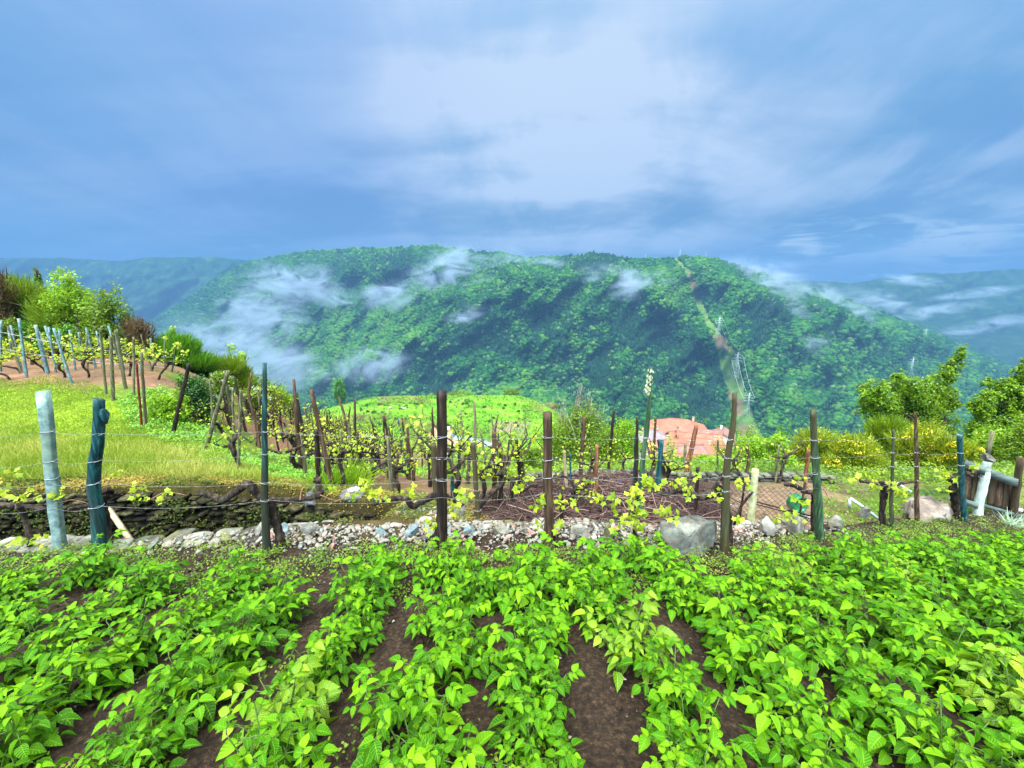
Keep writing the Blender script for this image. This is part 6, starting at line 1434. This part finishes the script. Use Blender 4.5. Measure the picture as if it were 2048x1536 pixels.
def grassland():
    mb = MB(); n = 120000
    px = rng.uniform(-60, 700, n); Y = np.exp(rng.uniform(math.log(4.75), math.log(11.5), n)); t = (px - 1024) / F / .93; x = t * Y; z = H(x, Y); ppx, ppy = PIX(x, Y, z)
    lim = np.interp(ppy, [760, 800, 860, 930, 965], [170, 245, 330, 470, 560]); k = (ppx < lim) & (ppy > 757 + 6 * np.sin(ppx * .05)) & (Y > farwall(x) + .42) & (ppy < 965)
    dens = fbm(x * 1.3, Y * 1.3, 71, 3); k &= rng.random(n) < .25 + 1.1 * dens; x, Y, z, ppy = x[k], Y[k], z[k], ppy[k]; n = len(x)
    tall = sstep(ppy, 835, 930) * .8 + .35
    v = np.clip(.05 + 1.1 * (fbm(x * 1.3, Y * 1.3, 73, 4) - .25) + .28 * sstep(ppy, 830, 900) + rng.normal(0, .12, n), 0, 1)
    blades(mb, np.stack([x, Y, z - .01], -1), (.05 + .10 * rng.random(n)) * tall * 1.1, .009 * (Y / 6), v)
    tag(mb.build('grass', L_GRASS), 'tall yellowish meadow grass on the left terrace', 'grass', kind='stuff')
    mb = MB(); n = 90000       # low leafy weeds
    px = rng.uniform(150, 1060, n); Y = np.exp(rng.uniform(math.log(4.7), math.log(14), n)); x = (px - 1024) / F / .93 * Y; z = H(x, Y); ppx, ppy = PIX(x, Y, z)
    poly = [(230,800),(330,775),(400,790),(430,880),(480,905),(560,935),(700,950),(720,966),(640,968),(540,960),(440,950),(360,900),(260,860)]
    keep = np.array([in_poly(a, b, poly) for a, b in zip(ppx, ppy)]) & (Y > farwall(x) + .4)
    sc = fbm(x * .9, Y * .9, 75, 3); keep |= (rng.random(n) < .5 * sstep(sc, .48, .62)) & (ppx > 420) & (ppy > 880) & (Y > farwall(x) + .4)
    x, Y, z = x[keep], Y[keep], z[keep]; n = len(x); hh = .02 + .10 * rng.random(n) * sstep(fbm(x * 3, Y * 3, 76, 3), .35, .65)
    nrm = unit(rand_dirs(n) + [0, -.3, 1.4]); f = rand_dirs(n); f = unit(f - nrm * (f * nrm).sum(1, keepdims=True))
    scatter(mb, QUAD_LEAF[0] * [1.4, 1, 1], QUAD_LEAF[1], QUAD_LEAF[2], frames(f, nrm), np.stack([x, Y, z + hh], -1), .032 * (Y / 6) * rng.uniform(.5, 1.3, n), rng.random(n))
    tag(mb.build('ground_cover', L_GRASS2), 'bright green leafy weeds between the grass and the vineyard', 'weeds', kind='stuff')
    mb = MB(); n = 80000       # moss and low plants on the wall head and the bank beside it
    x = rng.uniform(-8, 1.2, n); Y = farwall(x) + rng.uniform(.05, .75, n); z = H(x, Y); k = rng.random(n) < sstep(fbm(x * 2.2, Y * 3, 91, 3), .18, .42) * np.where(x > -1.7, sstep(fbm(x * 2.2, Y * 3, 92, 3), .30, .48), 1); x, Y, z = x[k], Y[k], z[k]; n = len(x)
    nrm = unit(rand_dirs(n) + [0, -.2, 1.5]); f = rand_dirs(n); f = unit(f - nrm * (f * nrm).sum(1, keepdims=True))
    scatter(mb, QUAD_LEAF[0], QUAD_LEAF[1], QUAD_LEAF[2], frames(f, nrm), np.stack([x, Y, z + .004 + .05 * rng.random(n) ** 2], -1), .024 * rng.uniform(.5, 1.4, n), np.clip(fbm(x * 2.5, Y * 4, 93, 4) * 2.2 - .6 + rng.normal(0, .2, n), 0, 1))
    n = 22000; x = rng.uniform(-1.75, 1.3, n); Y = edge(x) + rng.uniform(.5, 1.9, n); z = H(x, Y); k = rng.random(n) < sstep(fbm(x * 2.6, Y * 2.6, 96, 4), .36, .56) * sstep(x, 1.3, .2); x, Y, z = x[k], Y[k], z[k]; n = len(x)
    nrm = unit(rand_dirs(n) + [0, -.2, 1.3]); f = rand_dirs(n); f = unit(f - nrm * (f * nrm).sum(1, keepdims=True))
    scatter(mb, QUAD_LEAF[0], QUAD_LEAF[1], QUAD_LEAF[2], frames(f, nrm), np.stack([x, Y, z + .05 * rng.random(n) ** 2], -1), .02 * rng.uniform(.5, 1.4, n), np.clip(fbm(x * 3, Y * 3, 94, 4) * 2.2 - .6 + rng.normal(0, .2, n), 0, 1))
    n = 9000; x = rng.uniform(-8, -1.75, n); hz = rng.random(n) ** 1.3; Y = farwall(x) + .02 - .03 * rng.random(n); z = H(x, Y + .55) - .05 - .95 * hz
    k = rng.random(n) < sstep(fbm(x * 3, z * 5, 95, 4), .45, .62); x, Y, z = x[k], Y[k], z[k]; n = len(x); nrm = unit(rand_dirs(n) + [0, -1.3, .5]); f = rand_dirs(n); f = unit(f - nrm * (f * nrm).sum(1, keepdims=True))
    scatter(mb, QUAD_LEAF[0], QUAD_LEAF[1], QUAD_LEAF[2], frames(f, nrm), np.stack([x, Y, z], -1), .03 * rng.uniform(.5, 1.4, n), rng.random(n) * .4)
    tag(mb.build('moss', leaf_mat('moss', (.03, .06, .003), (.10, .12, .008), (.26, .19, .03), rough=.9, trans=.1)), 'ochre green moss on the head of the terrace wall', 'moss', kind='stuff')
    mb = MB(); n = 120000      # scrub behind the wall and on the right
    px = rng.uniform(880, 2150, n); Y = np.exp(rng.uniform(math.log(4.2), math.log(26), n)); x = (px - 1024) / F / .93 * Y; z = H(x, Y); ppx, ppy = PIX(x, Y, z)
    keep = (Y > 7.2) | ((ppx > 1640) & (fbm(x * 2, Y * 2, 79, 3) > .5)); keep &= (Y > edge(x) + .25)
    x, Y, z = x[keep], Y[keep], z[keep]; n = len(x); hh = (.03 + .22 * rng.random(n) * sstep(fbm(x * 1.2, Y * 1.2, 77, 3), .40, .62)) * np.clip(Y / 9, .3, 1.6)
    nrm = unit(rand_dirs(n) + [0, -.3, 1.2]); f = rand_dirs(n); f = unit(f - nrm * (f * nrm).sum(1, keepdims=True))
    scatter(mb, QUAD_LEAF[0] * [1.2, 1, 1], QUAD_LEAF[1], QUAD_LEAF[2], frames(f, nrm), np.stack([x, Y, z + hh], -1), .05 * (Y / 8) * rng.uniform(.5, 1.3, n), np.clip(fbm(x * .8, Y * .8, 78, 3) * 1.2 - .2 + rng.normal(0, .2, n), 0, 1))
    tag(mb.build('undergrowth', L_OLIVE), 'green undergrowth covering the slope behind the walls', 'undergrowth', kind='stuff')
grassland()
def meadow():
    mb = MB(); n = 42000; Y = np.exp(rng.uniform(math.log(118), math.log(236), n)); t = rng.uniform(-.52, .08, n); x = t * Y; z = H(x, Y)
    m = fbm(x * .06, Y * .06, 99, 5); k = rng.random(n) < sstep(m, .42, .60) * .9 + .08; x, Y, z, m = x[k], Y[k], z[k], m[k]; n = len(x)
    nrm = unit(rand_dirs(n) + [0, -.3, 1.0]); f = rand_dirs(n); f = unit(f - nrm * (f * nrm).sum(1, keepdims=True))
    scatter(mb, QUAD_LEAF[0] * [1.6, 1, 1], QUAD_LEAF[1], QUAD_LEAF[2], frames(f, nrm), np.stack([x, Y, z + .05 + .25 * rng.random(n)], -1), rng.uniform(.5, 1.3, n), np.clip((m - .42) * 3 + rng.normal(0, .22, n), 0, 1))
    tag(mb.build('meadow_growth', leaf_mat('meadow growth', (.045, .17, .004), (.12, .25, .008), (.22, .24, .05), trans=.2, rough=.9)), 'rough tufted growth in patches over the bright meadow', 'meadow', kind='stuff')
meadow()
def grass_tuft(label, px, py, n, h, Y=None, spread=.1, leaf=None):
    B = HIT(px, py) if Y is None else np.array([tX(px, py) * Y, Y, H(tX(px, py) * Y, Y)]); mb = MB(); p = rng.normal(size=(n, 3)) * [spread, spread, 0]
    blades(mb, p, h * rng.uniform(.5, 1.1, n), .012 * B[1] / 6, rng.random(n), .8); o = mb.build('grass_tuft', leaf or L_LIME); o.location = tuple(B); tag(o, label, 'grass tuft')
grass_tuft('large arching grass tuft right of the foot of the long leaning stake', 700, 972, 420, .42, spread=.14)
grass_tuft('smaller arching grass tuft between the dark stake and the long leaning one', 650, 976, 220, .36, spread=.1)
grass_tuft('pale bluish spiky garden plant below the right gate post', 2022, 1046, 90, .22, 4.9, .05, leaf_mat('pale leaves', (.25, .38, .22), (.42, .58, .36), (.62, .74, .52)))

# ================================================================== the garden: weeds and potato plants
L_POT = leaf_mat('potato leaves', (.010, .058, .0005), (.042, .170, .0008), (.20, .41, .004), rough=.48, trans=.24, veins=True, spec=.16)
L_POTY = leaf_mat('pale potato leaves', (.06, .16, .002), (.13, .27, .004), (.29, .43, .012), rough=.45, trans=.3, veins=True)
L_STEM = leaf_mat('potato stems', (.03, .07, .008), (.055, .11, .012), (.09, .15, .02), trans=0)
L_WEED = leaf_mat('small weeds', (.04, .10, .002), (.10, .19, .003), (.24, .31, .02), trans=.3)
def garden_weeds():
    mb = MB(); nc_ = 6400; x = rng.uniform(-4.6, 7.0, nc_); y = rng.uniform(.7, edge(x) + .12); e = edge(x)
    dens = fbm(x * 1.6, y * 1.6, 81, 3); k = rng.random(nc_) < np.clip(1.15 * sstep(y, e - .75, e - .15) * (dens > .36) * sstep(y, e + .15, e - .02) + .55 * sstep(dens, .48, .62), 0, 1)
    x, y = x[k], y[k]; m = 20; n = len(x) * m
    X = np.repeat(x, m) + rng.normal(0, .028, n); Yv = np.repeat(y, m) + rng.normal(0, .035, n); hz = rng.random(n) * .07 * np.repeat(rng.random(len(x)) + .2, m)
    z = bed(X, Yv) + .035 + hz; nrm = unit(rand_dirs(n) + [0, -.2, 1.6]); f = rand_dirs(n); f = unit(f - nrm * (f * nrm).sum(1, keepdims=True))
    scatter(mb, POT_FLAT[0] * [1.05, 1, 1], POT_FLAT[1], POT_FLAT[2], frames(f, nrm), np.stack([X, Yv, z], -1), rng.uniform(.007, .018, n), np.clip(np.repeat(rng.random(len(x)), m) * .7 + rng.random(n) * .3, 0, 1))
    tag(mb.build('weeds', L_WEED), 'tiny leaved weeds spreading over the garden earth and along its edge', 'weeds', kind='stuff')
garden_weeds()
def potato_proto(name, label, group, leafmat, seed, stems=6, hgt=.22):
    o = empty(name, (0, 0, 0), label, 'potato plant', group); lb = MB(); sb = MB()
    O, Fw, N_, S_, Vr = [], [], [], [], []
    for s in range(stems):
        a = s * 2 * pi / stems + rng.normal() * .4; sp_ = rng.uniform(.06, .19); h = hgt * rng.uniform(.65, 1.1)
        base = np.array([cos(a) * .02, sin(a) * .02, -.02]); top = np.array([cos(a) * sp_, sin(a) * sp_, h]); mid = base * .5 + top * .5 + [0, 0, .02]
        stem = smooth_path([base, mid, top], 12); tube(sb, stem, np.linspace(.0045, .0018, 12), 5)
        nl = rng.integers(6, 9); sv = rng.random()
        for l in range(nl):
            f = .18 + .82 * l / (nl - 1); i = int(f * 11); p = stem[i]; th = a + l * 2.4 + rng.normal() * .3; L = rng.uniform(.10, .17) * (1.15 - .45 * f) * (1 if l < nl - 1 else .6); el = rng.uniform(.15, .6) + .5 * (l == nl - 1)
            d = np.array([cos(th), sin(th), 0]); rach = np.array([p + d * L * u * cos(el * (1 - u * .4)) + [0, 0, L * u * sin(el) - .45 * L * u * u] for u in np.linspace(0, 1, 6)])
            tube(sb, rach, np.linspace(.0024, .0014, 6), 4)
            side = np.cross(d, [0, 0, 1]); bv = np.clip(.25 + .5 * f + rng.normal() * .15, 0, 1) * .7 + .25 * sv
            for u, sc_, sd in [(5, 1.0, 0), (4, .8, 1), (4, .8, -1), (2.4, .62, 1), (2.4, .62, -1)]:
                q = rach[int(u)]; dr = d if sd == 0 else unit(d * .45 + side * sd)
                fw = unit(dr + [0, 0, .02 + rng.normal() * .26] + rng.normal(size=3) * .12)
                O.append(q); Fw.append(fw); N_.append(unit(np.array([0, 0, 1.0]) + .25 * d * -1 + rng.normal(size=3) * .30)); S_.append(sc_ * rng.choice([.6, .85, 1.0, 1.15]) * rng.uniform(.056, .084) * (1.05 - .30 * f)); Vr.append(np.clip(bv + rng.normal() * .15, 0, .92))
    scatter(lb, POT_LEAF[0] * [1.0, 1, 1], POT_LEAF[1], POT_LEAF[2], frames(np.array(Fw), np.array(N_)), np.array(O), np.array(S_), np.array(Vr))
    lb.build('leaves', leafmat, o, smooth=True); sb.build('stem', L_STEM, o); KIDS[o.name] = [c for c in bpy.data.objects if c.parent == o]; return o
spots = []
for kx in range(-10, 20):
    xr = -.12 + .49 * kx + .245
    ymax = float(np.interp(xr, [-4.5, -2.5, -.5, .6, 1.5, 3.0, 4.5, 8], [2.40, 2.48, 2.55, 2.64, 2.76, 3.15, 3.55, 4.3]))
    y = .62 + rng.random() * .2
    while y < ymax:
        left = xr < -.75
        if rng.random() > ((.08 if y < 2.2 else .20) if left else .03):
            spots.append((xr + rng.normal() * (.055 if left else .075), y, (rng.uniform(.72, 1.05) if left else rng.uniform(.8, 1.15))))
        y += rng.uniform(.25, .34) if left else rng.uniform(.23, .31)
spots = [s for s in spots if abs(s[0]) < 1.42 * (s[1] + 1.45 * .0 + .55) + .3]
spots.sort(key=lambda s: s[0] ** 2 + s[1] ** 2); spots = spots[:298]
PLAB = ('leafy green potato plant in the rows of the garden', 'green potato plants in the garden rows'); PLABY = ('paler yellowish potato plant in the rows of the garden', 'paler potato plants in the garden rows')
pp, ppy_ = {}, {}
for i, (x, y, sc) in enumerate(spots):
    pale = rng.random() < .03; D_ = ppy_ if pale else pp; k = int(rng.integers(0, 3 if pale else 9)); z = float(bed(x, y)) + .045
    if k not in D_:
        lab, grp = PLABY if pale else PLAB; o = potato_proto('potato_plant', lab, grp, L_POTY if pale else L_POT, i, stems=int(rng.integers(7, 10))); D_[k] = o; o.location = (x, y, z); o.scale = (sc,) * 3
    else: dup(D_[k], (x, y, z), rng.uniform(0, 6.28), sc)
